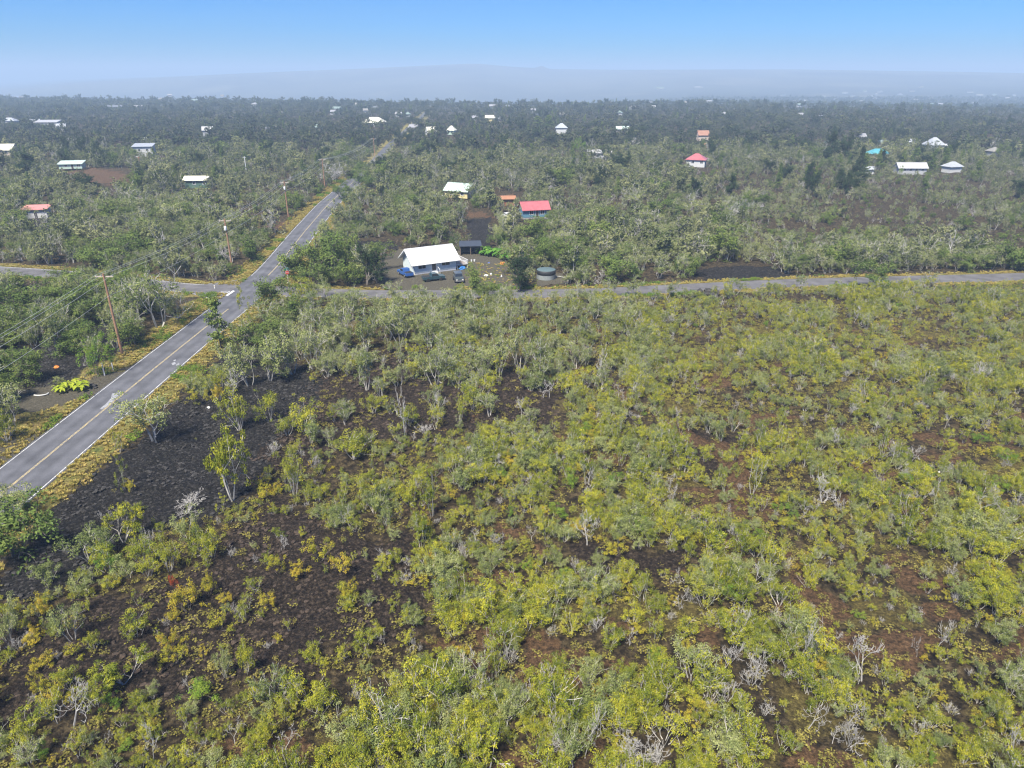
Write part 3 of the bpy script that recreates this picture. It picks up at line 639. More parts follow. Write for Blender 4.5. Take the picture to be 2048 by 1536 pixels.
car('white_car', 'white car parked right of the distant grey hip roof', 'car', 1895, 294, 0, (.78, .78, .78), 'sedan'); car('white_car', 'second white car further right of the distant grey hip roof', 'car', 1932, 296, 0, (.78, .78, .78), 'sedan')

# rainwater tank
x, y = P_(1092, 556); tk = thing('water_tank', 'round water tank with black liner, steel base and grey cover by the side road', 'tank', (x, y, gz1(x, y)))
pr = []
for k in range(9): pr += [(2.02, k * .11), (2.05, k * .11 + .055)]
MB().lathe([(0, 0)] + pr + [(2.02, 1.0)], 40).build('steel_wall', C('galvanised_steel', (.30, .33, .33), metal=.3, rough=.5, noise=.2), tk, True)
MB().lathe([(2.03, 1.0), (2.06, 1.02), (2.06, 1.9), (2.0, 1.93)], 40).build('liner_band', C('black_liner', (.018, .02, .022), rough=.6), tk, True)
MB().lathe([(2.06, 1.9), (1.9, 1.97), (1.0, 2.08), (0, 2.13)], 40).build('cover', C('grey_cover', (.085, .13, .135), rough=.7, noise=.2), tk, True)
MB().tube([(2.0, .4, .35), (3.0, .6, .25), (4.6, -.5, .12), (5.6, -1.2, .08)], .06, 6).build('pipe', C('white_pipe', (.6, .6, .58)), tk)
HOUSE_CLEAR.append((x, y, 0, 2.4, 2.4, 12))
# open dark shed
x, y = P_(940, 510); sh = thing('shed', 'dark flat-roofed open shed right behind the cottage', 'shed', (x, y + 1.8, gz1(x, y)), .1)
MB().extrude_x([(-2.3, 2.15), (2.1, 2.55), (2.1, 2.63), (-2.3, 2.23)], -2.7, 2.7).build('roof', R_DARK, sh)
for px in (-2.5, 0, 2.5):
    for py in (-2.0, 1.9): MB().box(px - .06, px + .06, py - .06, py + .06, -.2, 2.2 + (py + 2) * .08).build('post', M_WOOD, sh)
MB().box(-2.5, 2.5, 1.84, 1.9, 0, 2.4).build('back_wall', C('dark_mesh', (.04, .045, .05)), sh); MB().box(-2.5, -2.44, -1.9, 1.8, .1, 2.1).build('side_wall', C('dark_mesh', (.04, .045, .05)), sh)
HOUSE_CLEAR.append((x, y + 1.8, .1, 2.7, 2.2, 12))

# the other houses one can make out in the woods
def hb(label, u, v, wpx, rot, dep_r, he, hr, roof, rmat, wmat, **k):
    x, y = P_(u, v); L = px_m(u, v, wpx) / max(.35, abs(math.cos(rot)) + dep_r * abs(math.sin(rot))); W = max(L * dep_r, 2.5)
    return house(k.pop('name', 'house'), label, x, y + W * .5, rot, L, W, he, hr, roof, rmat, wmat, **k)
wf = lambda L, n, z=1.9: [('f', L * (i + 1) / (n + 1), z, 1.0, 1.0) for i in range(n)]
hb('slate-blue house with rose-red roof and white windows behind the crossroads lot', 1068, 437, 60, .26, .62, 2.9, 4.7, 'gable', R_RED, W_DBLUE, zb=.4, wins=[('f', 2.6, 1.9, 1.1, 1.3), ('f', 6.0, 1.9, 1.1, 1.3), ('r', 2.5, 1.9, 1.0, 1.1)], doors=[('f', 4.4, .45, .9, 2.0)], strip=30)
hb('rusty open shed left of the slate-blue house', 1017, 414, 26, .1, .6, 2.3, 2.9, 'shed', R_RUST, C('rusty_wall', (.22, .10, .06)), name='shed', cat='shed', strip=12)
hb('cream house with pale green cross-gabled roof left of the red-roofed house', 920, 399, 62, -.45, .7, 2.9, 4.9, 'gable', R_GREEN, W_CREAM, zb=.3, wins=[('f', 3, 1.9, 1.2, 1.1), ('f', 7, 1.9, 1.2, 1.1), ('r', 2.2, 1.9, 1.0, 1.1), ('r', 5.2, 1.9, 1.0, 1.1)], strip=30)
hb('small shack with faded pink roof, white wall and teal end at left', 70, 436, 46, .18, .55, 2.6, 3.4, 'shed', R_PINK, W_WHITE, wins=[('f', 1.0, 1.5, .7, .7)], doors=[('f', 3.4, .1, .9, 2.0)], strip=12, name='shack')
hb('teal lean-to against the pink-roofed shack', 50, 435, 12, .18, .9, 2.1, 2.6, 'shed', R_RED, W_TEAL, strip=18, name='lean_to', cat='shed')
hb('pale green house with sloping flat roof on the red bank at left', 140, 342, 46, .22, .55, 2.9, 3.9, 'shed', R_GREEN, W_GREEN, zb=.9, posts=True, wins=[('f', 8.2, 2.3, 1.3, 1.0), ('f', 3, 2.3, 1.0, .8)], doors=[('f', 5.6, .95, .9, 1.9)], strip=16)
hb('beige gabled house with green roof cut by the left frame edge', 4, 322, 44, .1, .8, 5.0, 7.4, 'gable', R_CREAM, W_BEIGE, wins=[('f', 8, 3.6, 1.2, 1.2), ('f', 3, 3.6, 1.2, 1.2), ('r', 4, 3.4, 1.2, 1.2)], strip=14)
hb('white house with grey metal roof standing tall among the trees at upper left', 285, 314, 40, .2, .75, 5.2, 6.3, 'shed', R_GREY, W_WHITE, wins=[('f', 3, 3.6, 1.2, 1.1), ('f', 7, 3.6, 1.2, 1.1), ('r', 3, 3.6, 1.2, 1.1)], strip=12)
hb('dark green house with cream roof half hidden by trees left of the main road', 393, 378, 46, .05, .55, 3.2, 4.3, 'gable', R_CREAM, W_DGREEN, wins=wf(11, 2, 2.0), strip=15)
hb('white hip-roofed house with red roof at centre right', 1395, 336, 44, -.35, .8, 3.6, 5.8, 'hip', R_RED, W_WHITE, wins=[('f', 3, 2.3, 1.2, 1.2), ('f', 7, 2.3, 1.2, 1.2), ('r', 3, 2.3, 1.0, 1.1)], strip=16)
hb('long white-roofed building beside the bright green tree', 1199, 318, 46, .0, .4, 3.4, 4.6, 'gable', R_WHITE2, W_GREY, strip=15, wins=wf(11, 2, 2.2), name='long_building', cat='building')
hb('long white shed-like house at far right', 1824, 348, 56, -.02, .4, 3.4, 5.2, 'gable', R_WHITE2, W_GREY, strip=15, wins=wf(13, 4, 2.3), name='long_house')
hb('turquoise-roofed house with beige wall between tall trees at right', 1757, 322, 40, .15, .6, 3.6, 5.4, 'hip', R_TEAL, W_BEIGE, strip=16, wins=wf(10, 2, 2.2))
hb('pale small house right of the long white shed-like house', 1907, 348, 34, .3, .7, 3.0, 4.6, 'hip', R_GREY, W_WHITE, strip=14)
hb('low pale hut left of the long white shed-like house', 1738, 347, 18, .0, .7, 2.4, 3.2, 'gable', R_GREY, W_WHITE, strip=18, name='hut')
hb('grey steep-roofed house far right behind the turquoise roof', 1872, 299, 34, .1, .8, 3.4, 7.0, 'hip', R_GREY, W_WHITE, strip=14)
hb('grey-roofed house left of the grey steep-roofed house', 1821, 294, 22, .2, .7, 3.0, 5.0, 'gable', R_GREY, W_GREY, strip=14)
hb('large white flat-roofed house at far upper left', 92, 256, 44, .12, .5, 4.6, 6.0, 'shed', R_WHITE2, W_GREY, strip=16)
hb('grey-roofed house left of the large white house at upper left', 62, 252, 30, .1, .7, 3.8, 5.6, 'gable', R_GREY, W_GREY, strip=14)
hb('grey house right below the large white house at upper left', 122, 264, 18, .3, .8, 4.0, 6.0, 'gable', R_GREY, W_WHITE, strip=14)
hb('grey low house at the left edge far back', 17, 250, 26, .0, .6, 4.0, 6.2, 'hip', R_GREY, W_WHITE, strip=14)
hb('white two-storey house left of the distant main road', 415, 277, 22, .3, .8, 5.5, 7.5, 'gable', R_WHITE2, W_GREY, strip=14)
hb('wide pale hip roof left of the distant main road end', 747, 252, 46, .0, .6, 3.2, 7.0, 'hip', R_CREAM, W_WHITE, strip=19)
hb('pale gable house just right of the distant main road', 861, 272, 22, .6, .7, 3.5, 6.2, 'gable', R_CREAM, W_WHITE, strip=16)
hb('small pale house second right of the distant main road', 903, 270, 18, -.3, .8, 3.5, 6.0, 'hip', R_CREAM, W_GREEN, strip=16)
hb('white two-storey house with grey roof right of centre far back', 1123, 274, 22, .0, .8, 6.5, 9.0, 'hip', R_GREY, W_WHITE, strip=16)
hb('orange-roofed house far back above the red hip roof', 1406, 281, 22, .1, .7, 4.0, 6.4, 'gable', R_ORANGE, W_BEIGE, strip=16)
hb('red-roofed house between the orange roof and the red hip roof', 1418, 307, 22, -.1, .6, 3.6, 5.6, 'gable', R_ORANGE, W_WHITE, strip=14)
hb('low turquoise-white roof far back right of centre', 1245, 267, 24, .0, .5, 3.4, 5.0, 'gable', R_GREEN, W_WHITE, strip=16)
hb('cream house with pale yellow wall far back at centre', 978, 247, 20, .2, .7, 4.5, 6.5, 'gable', R_CREAM, W_CREAM, strip=12)
far_specs = [(948, 242, 16), (993, 245, 14), (1125, 236, 12), (1203, 248, 9), (1253, 254, 12), (1066, 226, 9), (1072, 236, 8), (1265, 220, 11), (1305, 219, 10), (1239, 231, 10), (1448, 234, 6), (1300, 209, 8), (1370, 209, 8), (1418, 206, 9), (1150, 210, 7), (554, 262, 18), (541, 268, 12), (563, 232, 8), (511, 213, 14), (675, 222, 16), (667, 229, 9),
    (751, 221, 14), (731, 226, 7), (798, 234, 12), (816, 234, 10), (828, 262, 16), (232, 219, 26), (325, 202, 14), (340, 193, 8), (392, 205, 18), (32, 195, 20), (45, 198, 8), (445, 194, 6), (505, 270, 12), (640, 262, 12), (985, 217, 14), (1015, 217, 10), (715, 213, 6), (278, 219, 14), (1660, 295, 10), (1600, 236, 8), (1640, 241, 7), (1985, 313, 10), (1720, 282, 8), (1763, 297, 6)]
rr = np.random.default_rng(9)
FARR = [roof_metal('far_white_roof', (.28, .28, .29)), roof_metal('far_grey_roof', (.15, .16, .17)), roof_metal('far_cream_roof', (.26, .25, .22)), roof_metal('far_pale_roof', (.30, .30, .30)), roof_metal('far_green_roof', (.20, .26, .23))]
def far_house(u, v, w, i, strip, grp):
    x, y = P_(u, v)
    for _ in range(12):     # meet the falling ground beyond the plateau
        zz = gz1(x, y); x, y = [float(k) for k in at(u, v, zz)]
    d = depth_of(x, y, zz); L = max(w * d / FPX, 5); roofm = FARR[i % 5]; cname = ['white', 'grey', 'cream', 'white', 'pale green'][i % 5]
    kind = 'hip' if i % 3 == 0 else 'gable'; hs = 1.0
    house('far_house', '', x, y, rr.uniform(-.5, .5), L, max(L * rr.uniform(.5, .8), 5), 3.2, 4.7 + .04 * L, kind, roofm, W_GREY, strip=strip, z=zz, group=grp)
    return kind, cname
ROWN = lambda u: 'far left' if u < 400 else 'left of the distant road' if u < 830 else 'right of the distant road' if u < 1150 else 'right of centre' if u < 1500 else 'far right'
cnt = {}
for i, (u, v, w) in enumerate(far_specs):
    k, c = far_house(u, v, w, i, 6, 'far houses in the woods'); o = [q for q in COL.objects if q.get('category') == 'house'][-1]
    z_ = ROWN(u); base = 'tiny distant %s-roofed %s house %s' % (c, k, z_); cnt[base] = cnt.get(base, 0) + 1
    o['label'] = base + ('' if cnt[base] == 1 else ', number %d from nearest' % cnt[base]) if cnt[base] == 1 else '%s, %s one there' % (base, ['', '', 'second', 'third', 'fourth', 'fifth', 'sixth'][min(cnt[base], 6)])
plain_specs = [(1566, 191, 9), (1591, 205, 12), (1611, 204, 8), (1597, 214, 6), (1647, 195, 6), (1671, 200, 8), (1690, 187, 10), (1721, 205, 6), (1729, 183, 6), (1742, 195, 10), (1749, 198, 7), (1752, 190, 6), (1760, 185, 9), (1780, 198, 8), (1800, 190, 9), (1822, 184, 10), (1842, 176, 7), (1862, 199, 8), (1863, 211, 10), (1880, 211, 8), (1940, 185, 12), (1958, 192, 12), (1949, 210, 13), (1988, 191, 8), (2014, 198, 7), (2028, 191, 6), (1410, 206, 10), (1355, 208, 8), (1320, 178, 14), (1396, 176, 16), (1705, 193, 8), (1830, 202, 7)]
for i, (u, v, w) in enumerate(plain_specs):
    k, c = far_house(u, v, w, i + 1, 0, 'houses on the far plain'); o = [q for q in COL.objects if q.get('category') == 'house'][-1]
    o['label'] = 'minute hazy %s-roofed house on the far plain at upper right' % c

# ------------------------------------------------------------------ power poles and lines
M_POLE = plain('brown_power_pole', (.30, .17, .10), .85, noise=.25, nscale=2); M_WIRE = plain('power_wire', (.55, .56, .53), .6); M_GREYM = plain('grey_transformer', (.62, .63, .64), .5)
POLES = [(-58.4, 48.5, 12.0), (-60.8, 102.5, 12.9), (-63.1, 156.1, 11.3)]
for (u, v) in ((568, 363), (644, 317), (747, 276)): q = at(u, v, 10.6); POLES.append((float(q[0]), float(q[1]), 10.6))
PLAB = ['brown power pole just outside the left frame edge', 'nearest tall brown power pole on the left verge of the main road', 'brown power pole with white transformer at the crossroads', 'power pole with white transformer beyond the crossroads left of the road', 'distant power pole with pale crossarm left of the road bend', 'farthest power pole beside the distant stretch of road']
ARMS = []
for i, (x, y, h) in enumerate(POLES):
    zg = gz1(x, y); t = thing('power_pole', PLAB[i], 'power pole', (x, y, zg), 0, 'power poles along the main road')
    MB().tube([(0, 0, -.3), (0, 0, h * .5), (0, 0, h)], [.21, .18, .14], 10).build('pole', M_POLE, t)
    MB().box(-1.35, 1.35, .1, .23, h - .55, h - .4).build('crossarm', C('pale_crossarm', (.50, .42, .34), noise=.2), t)
    pa = []
    for ox in (-1.2, -.45, 1.2):
        MB().lathe([(0, 0), (.06, 0), (.07, .08), (.04, .12), (.06, .18), (0, .2)], 8, (ox, .165, h - .4)).build('insulator', C('pale_insulator', (.5, .5, .48)), t); pa.append(Vector((x + ox, y + .165, zg + h - .2)))
    pa.append(Vector((x + .2, y, zg + h * .74)))
    if i in (2, 3): MB().lathe([(0, -.45), (.26, -.45), (.28, -.4), (.28, .4), (.2, .48), (0, .5)], 14, (.05, -.42, h - 2.0)).build('transformer', M_GREYM, t, True)
    if i == 1: MB().bar((.0, .1, h * .62), (-.0, 4.2, .3), .03).build('guy_wire', M_WIRE, t)
    ARMS.append(pa); HOUSE_CLEAR.append((x, y, 0, .6, .6, 5))
for i in range(len(ARMS) - 1):
    for k in range(4):
        a, b_ = ARMS[i][k], ARMS[i + 1][k]; n = 14; sag = .012 * (b_ - a).length if (b_ - a).length < 80 else .02 * (b_ - a).length
        P = [a.lerp(b_, j / n) - Vector((0, 0, sag * 4 * (j / n) * (1 - j / n))) for j in range(n + 1)]
        o = MB().tube(P, .020 if i < 2 else .026, 4).build('power_line', M_WIRE)
        tag(o, ['outer left', 'inner left', 'outer right', 'low hanging'][k] + ' wire ' + ['leaving the nearest pole toward the left edge', 'between the nearest pole and the crossroads pole', 'between the crossroads pole and the next pole', 'between the two poles beyond the crossroads', 'to the farthest power pole'][i], 'wire', 'power lines along the main road')
for (u, vb, vt, lb, c) in ((284, 349, 314, 'dark lone utility pole below the grey-roofed white house', M_POLE), (494, 351, 312, 'pale lone utility pole left of the main road far back', M_GREYM)):
    x, y = P_(u, vb); h = height_from(u, vb, vt); t = thing('utility_pole', lb, 'utility pole', (x, y, gz1(x, y))); MB().tube([(0, 0, -.3), (0, 0, h)], [.2, .15], 8).build('pole', c, t); MB().box(-.7, .7, -.06, .06, h - .5, h - .38).build('crossarm', c, t)
    HOUSE_CLEAR.append((x, y, 0, .8, .8, 22))
# signs and marker posts
x, y = P_(577, 566); sg = thing('stop_sign', 'red stop sign with green street-name blade on the far right crossroads corner', 'sign', (x, y, 0), .55)
MB().box(-.035, .035, .0, .06, -.2, 3.1).build('post', M_GREYM, sg)
oc = [(.40 * math.cos(math.pi / 8 + k * math.pi / 4), 2.25 + .40 * math.sin(math.pi / 8 + k * math.pi / 4)) for k in range(8)]
M_SRED = C('sign_red', (.62, .06, .035), rough=.4)
MB().extrude_y([(a * 1.07, 2.25 + (b_ - 2.25) * 1.07) for a, b_ in oc], -.018, -.004).build('border', M_TRIM, sg)
pl = MB().extrude_y(oc, -.03, -.019).build('plate', M_SRED, sg)
lettering('stop_lettering', 'STOP', .27, (0, -.034, 2.25), (math.pi / 2, 0, 0), M_TRIM, pl)
MB().box(-.5, .5, .01, .04, 2.85, 3.08).build('name_blade', C('sign_green', (.02, .26, .16), rough=.4), sg); MB().box(-.03, .03, -.45, .45, 3.1, 3.3).build('name_blade', C('sign_green', (.02, .26, .16), rough=.4), sg)
for (u, vb, vt, lb) in ((209.5, 751, 725, 'taller white marker post at the driveway by the small green tree'), (226.5, 740, 721, 'shorter white marker post nearer the power pole'), (429.5, 577, 570, 'small white marker post on the left arm of the crossroads')):
    x, y = P_(u, vb); h = height_from(u, vb, vt); t = thing('marker_post', lb, 'post', (x, y, gz1(x, y) - .05), .2, 'white marker posts'); MB().box(-.07, .07, -.05, .05, 0, h).build('post', M_TRIM, t); MB().box(-.075, .075, -.056, -.051, h - .3, h - .15).build('reflector', C('reflector', (.6, .45, .2)), t)
MB_ = MB().tube([(1.0 * math.cos(a), .6 * math.sin(a), .1) for a in np.linspace(-2.2, .4, 14)], .09, 7); x, y = P_(82, 790); o = MB_.build('curved_pipe', C('pale_pipe', (.5, .5, .48))); o.location = (x, y, gz1(x, y) + .05); tag(o, 'curved pale pipe lying on the lava by the lime-green plants', 'pipe')

# ------------------------------------------------------------------ lava boulders, clinker and big-leaved plants
M_LAVA = plain('black_lava_rock', (.042, .039, .035), .9, noise=.85, nscale=4, bump=.8, bscale=8); M_LAVAB = plain('brown_lava_rock', (.058, .040, .027), .95, noise=.8, nscale=3, bump=.8, bscale=8)
def rock_mesh(seed, mat):
    r = np.random.default_rng(seed); import bmesh
    bm = bmesh.new(); bmesh.ops.create_icosphere(bm, subdivisions=1, radius=.5)
    for v_ in bm.verts: v_.co *= r.uniform(.65, 1.3); v_.co.z *= .75
    me_ = bpy.data.meshes.new('rock'); bm.to_mesh(me_); bm.free(); me_.materials.append(mat); return me_
ROCKS = [rock_mesh(k, M_LAVA) for k in range(5)]; ROCKS_B = [rock_mesh(k + 10, M_LAVAB) for k in range(5)]
rr = np.random.default_rng(12)
def boulders(u0, u1, v0, v1, n, s0, s1, lab, grp):
    for i in range(n):
        x, y = P_(rr.uniform(u0, u1), rr.uniform(v0, v1)); s = rr.uniform(s0, s1); o = link('lava_boulder', ROCKS[i % 5]); o.location = (x, y, gz1(x, y) + .2 * s); o.scale = (s, s * rr.uniform(.7, 1.1), s * rr.uniform(.7, 1.1)); o.rotation_euler = (0, 0, rr.uniform(0, 6)); tag(o, ('largest ' if i == 0 else '') + lab, 'boulder', grp)
boulders(1388, 1432, 583, 600, 16, 1.0, 2.1, 'black lava boulder in the heap on the near side of the side road', 'black boulders below the side road'); boulders(1300, 1332, 592, 600, 9, .7, 1.3, 'black lava boulder in the low row left of the big heap', 'row of black boulders below the side road'); boulders(168, 196, 769, 777, 8, .5, .9, 'black boulder by the lime-green plants', 'black boulders by the driveway')
boulders(150, 460, 900, 1050, 40, .3, .55, 'small grey lava rock on the black lava by the verge', 'loose rocks on the black lava')
def big_leaf(name, label, u, v, n, s, mat, grp, seed):
    """Broad arching leaves on stalks from one root."""
    r = np.random.default_rng(seed); x, y = P_(u, v); t = thing(name, label, 'plant', (x, y, gz1(x, y) - .05), r.uniform(0, 6), grp); st_ = MB(); V, F, T = [], [], []
    for i in range(n):
        a = 2 * math.pi * i / n + r.normal(0, .3); h = s * r.uniform(.6, 1.15); rad = s * r.uniform(.3, .75); tip = np.array([math.cos(a) * rad, math.sin(a) * rad, h]); st_.tube([(0, 0, 0), tuple(tip * np.array([.5, .5, .75])), tuple(tip)], s * .02, 4)
        d = np.array([math.cos(a), math.sin(a), -.35]); w = np.array([-math.sin(a), math.cos(a), 0]); l_ = s * r.uniform(.55, .8); b0 = len(V)
        for (f, g, z) in ((-.25, 0, 0), (-.15, .36, .03), (.25, .42, .02), (.65, .22, 0), (1, 0, -.12), (.65, -.22, 0), (.25, -.42, .02), (-.15, -.36, .03), (.3, 0, -.05)): V.append(tip + d * l_ * f + w * l_ * g + np.array([0, 0, z * s]))
        for k in range(8): F.append((b0 + k, b0 + (k + 1) % 8, b0 + 8)); T.append(np.clip(r.normal(.5, .2), 0, 1))
    st_.build('stalks', C('green_stalk', (.10, .16, .04)), t); link('leaves', mesh_from('leaves', V, F, [mat], tint=T), t)
M_TARO = leaf_mat('glossy_green_leaf', (.06, .16, .02), (.11, .26, .03), (.20, .34, .05), .3, .4); M_LIME = leaf_mat('lime_leaf', (.20, .28, .02), (.34, .40, .03), (.42, .44, .05), .3, .4)
for i in range(26):
    t_ = rr.random(); u_, v_ = 962 + 56 * t_ + rr.normal(0, 3), 503 + 16 * t_ + rr.normal(0, 2.5)
    big_leaf('taro_plant', 'lush big-leaved green plant in the patch right of the dark shed', u_, v_, 8, rr.uniform(1.1, 1.8), M_TARO, 'big-leaved plants beside the dark shed', 100 + i)
for i, (u, v) in enumerate(((117, 783), (123, 786), (129, 782), (141, 779), (147, 776), (155, 783), (163, 777), (167, 781))):
    big_leaf('lime_plant', 'lime-green broad-leaved plant in the row by the driveway', u, v, 8, rr.uniform(.8, 1.2), M_LIME, 'lime-green plants by the driveway', 200 + i)

# ================================================================== plants
M_BARK = plain('pale_bark', (.44, .42, .38), .85, noise=.45, nscale=6)
M_BARK_M = plain('mid_grey_bark', (.34, .325, .30), .9, noise=.4, nscale=5)
M_BARK_D = plain('grey_brown_bark', (.14, .12, .10), .9, noise=.4, nscale=5)
M_DEAD = plain('bleached_dead_wood', (.40, .385, .36), .8, noise=.35, nscale=5)
M_SHRUB = leaf_mat('yellow_green_leaf', (.09, .13, .014), (.255, .28, .026), (.47, .44, .038))
M_GOLD = leaf_mat('golden_leaf', (.26, .28, .03), (.42, .37, .035), (.48, .34, .045))
M_OHIA = leaf_mat('grey_green_leaf', (.10, .14, .040), (.21, .245, .075), (.37, .39, .15))
M_BROAD = leaf_mat('dark_green_leaf', (.07, .115, .026), (.125, .18, .040), (.21, .26, .055))
M_DARK = leaf_mat('deep_green_leaf', (.018, .036, .014), (.032, .058, .020), (.06, .09, .028), .2)
M_LUSH = leaf_mat('bright_green_leaf', (.09, .18, .02), (.16, .27, .03), (.28, .36, .04), .3)
M_RED = leaf_mat('red_leaf', (.22, .05, .02), (.40, .07, .03), (.50, .14, .04))
M_FAR = leaf_mat('far_wood_leaf', (.030, .045, .020), (.060, .078, .032), (.12, .13, .055), hue_var=.6)
M_FOREST = leaf_mat('forest_leaf', (.080, .105, .040), (.165, .185, .075), (.29, .295, .13), hue_var=.55)

def grow(rng, stems, levels, tilt, kids, ratio, wig, up, r0, base_len=.30, spread0=.015, first=1.0, inner=1):
    """Branch skeleton: (segments [(p0, p1, r0, r1)], tips [(position, direction)])."""
    segs, tips = [], []
    def limb(p, d, ln, r, lv):
        k = 3 if lv > 1 else 2
        for i in range(k):
            d = d + rng.normal(0, wig, 3); d[2] += up * .25; d = d / np.linalg.norm(d)
            q = p + d * ln / k; r1 = r * (.86 if lv else .7)
            segs.append((p, q, r, r1)); p, r = q, r1
            if lv > 0 and i == k - 2 and rng.random() < .55:
                e = d + rng.normal(0, .75, 3); e[2] += up * .3; e /= np.linalg.norm(e); limb(p, e, ln * ratio * .8, r * .6, lv - 1)
        if lv == 0: tips.append((p, d)); return
        if lv <= inner and rng.random() < .8: tips.append((p, d))
        n = rng.integers(kids[0], kids[1] + 1)
        for j in range(n):
            e = d + rng.normal(0, .55, 3); e[2] += up * .35; e /= np.linalg.norm(e)
            limb(p, e, ln * ratio * rng.uniform(.75, 1.2), r * (.72 if j == 0 else .58), lv - 1)
    for s in range(stems):
        a = 2 * math.pi * (s + rng.uniform(0, .8)) / stems; t = tilt * rng.uniform(.4, 1.2)
        d = np.array([math.cos(a) * t, math.sin(a) * t, 1.0]); d /= np.linalg.norm(d)
        limb(np.array([math.cos(a), math.sin(a), 0]) * spread0 * (stems > 1) + np.array([0, 0, -.04]), d, base_len * first * rng.uniform(.8, 1.2), r0 * rng.uniform(.75, 1.1), levels)
    return segs, tips
def unit(segs, tips, width):
    """Scale a skeleton to height 1 and about the given width."""
    P = np.array([s[1] for s in segs]); h = P[:, 2].max()
    w = np.percentile(np.hypot(P[:, 0], P[:, 1]), 95) * 2; c = np.array([width / w, width / w, 1 / h])
    c[:2] = np.clip(c[:2], .5 / h, 3.0 / h)
    return [(a * c, b * c, r, s) for a, b, r, s in segs], [(p * c, d) for p, d in tips]
def branch_mesh(segs, n=3, rmin=.004):
    V, F = [], []
    ang = [2 * math.pi * k / n for k in range(n)]
    for a, b, r, s in segs:
        d = b - a; d = d / (np.linalg.norm(d) + 1e-9)
        x = np.cross(d, (0.3, .1, 1) if abs(d[2]) < .9 else (1, 0, 0)); x /= np.linalg.norm(x); y = np.cross(d, x)
        i = len(V); r = max(r, rmin); s = max(s, rmin * .8)
        for t in ang: V.append(a + (x * math.cos(t) + y * math.sin(t)) * r)
        for t in ang: V.append(b + (x * math.cos(t) + y * math.sin(t)) * s)
        for k in range(n): F.append((i + k, i + (k + 1) % n, i + n + (k + 1) % n, i + n + k))
    return V, F
def leaf_mesh(rng, tips, per, size, rad, bare=0.0, flat=.8, centre=(0, 0, .45), tint_dev=.5):
    """Clumps of small folded leaves round the tips: each leaf is its own pair of faces."""
    T = [t for t in tips if rng.random() >= bare]
    if not T: T = tips[:2]
    n = len(T) * per
    P = np.repeat(np.array([t[0] for t in T]), per, 0); D = np.repeat(np.array([t[1] for t in T]), per, 0)
    off = rng.normal(0, 1, (n, 3)); off /= np.linalg.norm(off, axis=1)[:, None]; off *= (rng.random(n) ** .5)[:, None] * rad
    off[:, 2] *= .7; C = P + off
    nrm = off / rad * .9 + rng.normal(0, .55, (n, 3)) + (C - np.array(centre)) * .6; nrm[:, 2] += flat * .7; nrm /= np.linalg.norm(nrm, axis=1)[:, None]
    t = np.cross(nrm, rng.normal(0, 1, (n, 3))); t /= np.linalg.norm(t, axis=1)[:, None]; bt = np.cross(nrm, t)
    s = size * rng.uniform(.65, 1.35, n); w = s * rng.uniform(.42, .62, n)
    a = C - t * (s / 2)[:, None]; c = C + t * (s / 2)[:, None]
    fold = nrm * (w * .18)[:, None]
    b_ = C + bt * (w / 2)[:, None] + fold; d = C - bt * (w / 2)[:, None] + fold
    V = np.stack([a, b_, c, d], 1).reshape(-1, 3); i = np.arange(n) * 4
    F = np.stack([np.stack([i, i + 1, i + 2], 1), np.stack([i, i + 2, i + 3], 1)], 1).reshape(-1, 3)
    ct = np.clip(rng.normal(.5, .22 * tint_dev / .5, len(T)), 0, 1)
    tint = np.repeat(np.clip(np.repeat(ct, per) + rng.normal(0, .10, n), 0, 1), 2)
    return V, F, tint

class Kind:
    """A kind of plant: its mesh variants, as separate branch and leaf meshes and as one joined mesh for the masses."""
    def __init__(s, name, nvar, make, bark, leaf, seed):
        s.name = name; s.parts = []; s.col = bpy.data.collections.new(name + '_forms')
        for k in range(nvar):
            rng = np.random.default_rng(seed * 100 + k); (bv, bf), lf = make(rng, k)
            bm = mesh_from(name + '_branches', bv, bf, [bark])
            lm = mesh_from(name + '_leaves', lf[0], lf[1], [leaf], tint=lf[2]) if lf is not None else None
            s.parts.append((bm, lm))
            if lf is not None:
                nb = len(bv); V = list(bv) + list(lf[0]); F = [tuple(f) for f in bf] + [tuple(int(x) + nb for x in f) for f in lf[1]]
                jm = mesh_from(name + '_form', V, F, [bark, leaf], [0] * len(bf) + [1] * len(lf[1]), np.r_[np.full(len(bf), .5), lf[2]])
            else: jm = bm
            s.col.objects.link(bpy.data.objects.new('%s_form_%02d' % (name, k), jm))
        s.n = nvar
def mk_shrub(rng, k):
    sg, tp = unit(*grow(rng, int(rng.integers(5, 8)), 2, .8, (2, 3), .74, .17, .45, .016, first=.75), 1.15)
    return branch_mesh(sg), leaf_mesh(rng, tp, 40, .045, .13, .16)
def mk_tall_shrub(rng, k):
    sg, tp = unit(*grow(rng, int(rng.integers(3, 6)), 3, .42, (2, 2), .76, .15, .5, .016, first=.6, inner=3), .8)
    return branch_mesh(sg), leaf_mesh(rng, tp, 24, .038, .08, .22)
def mk_gold(rng, k):
    sg, tp = unit(*grow(rng, int(rng.integers(5, 8)), 2, .95, (2, 2), .7, .18, .35, .018), 1.5)
    return branch_mesh(sg), leaf_mesh(rng, tp, 38, .058, .14, .08)
def mk_ohia(rng, k):
    sg, tp = unit(*grow(rng, int(rng.integers(3, 5)), 4, .5, (2, 2), .77, .15, .42, .019, .26, first=.62, inner=3), .9)
    return branch_mesh(sg), leaf_mesh(rng, tp, 20, .034, .080, .26 if k % 3 else .55)
def mk_umbrella(rng, k):
    sg, tp = unit(*grow(rng, 3, 3, .8, (2, 3), .70, .12, .15, .024, .34, first=1.4), 1.25)
    return branch_mesh(sg), leaf_mesh(rng, tp, 40, .042, .09, .08, centre=(0, 0, .7))
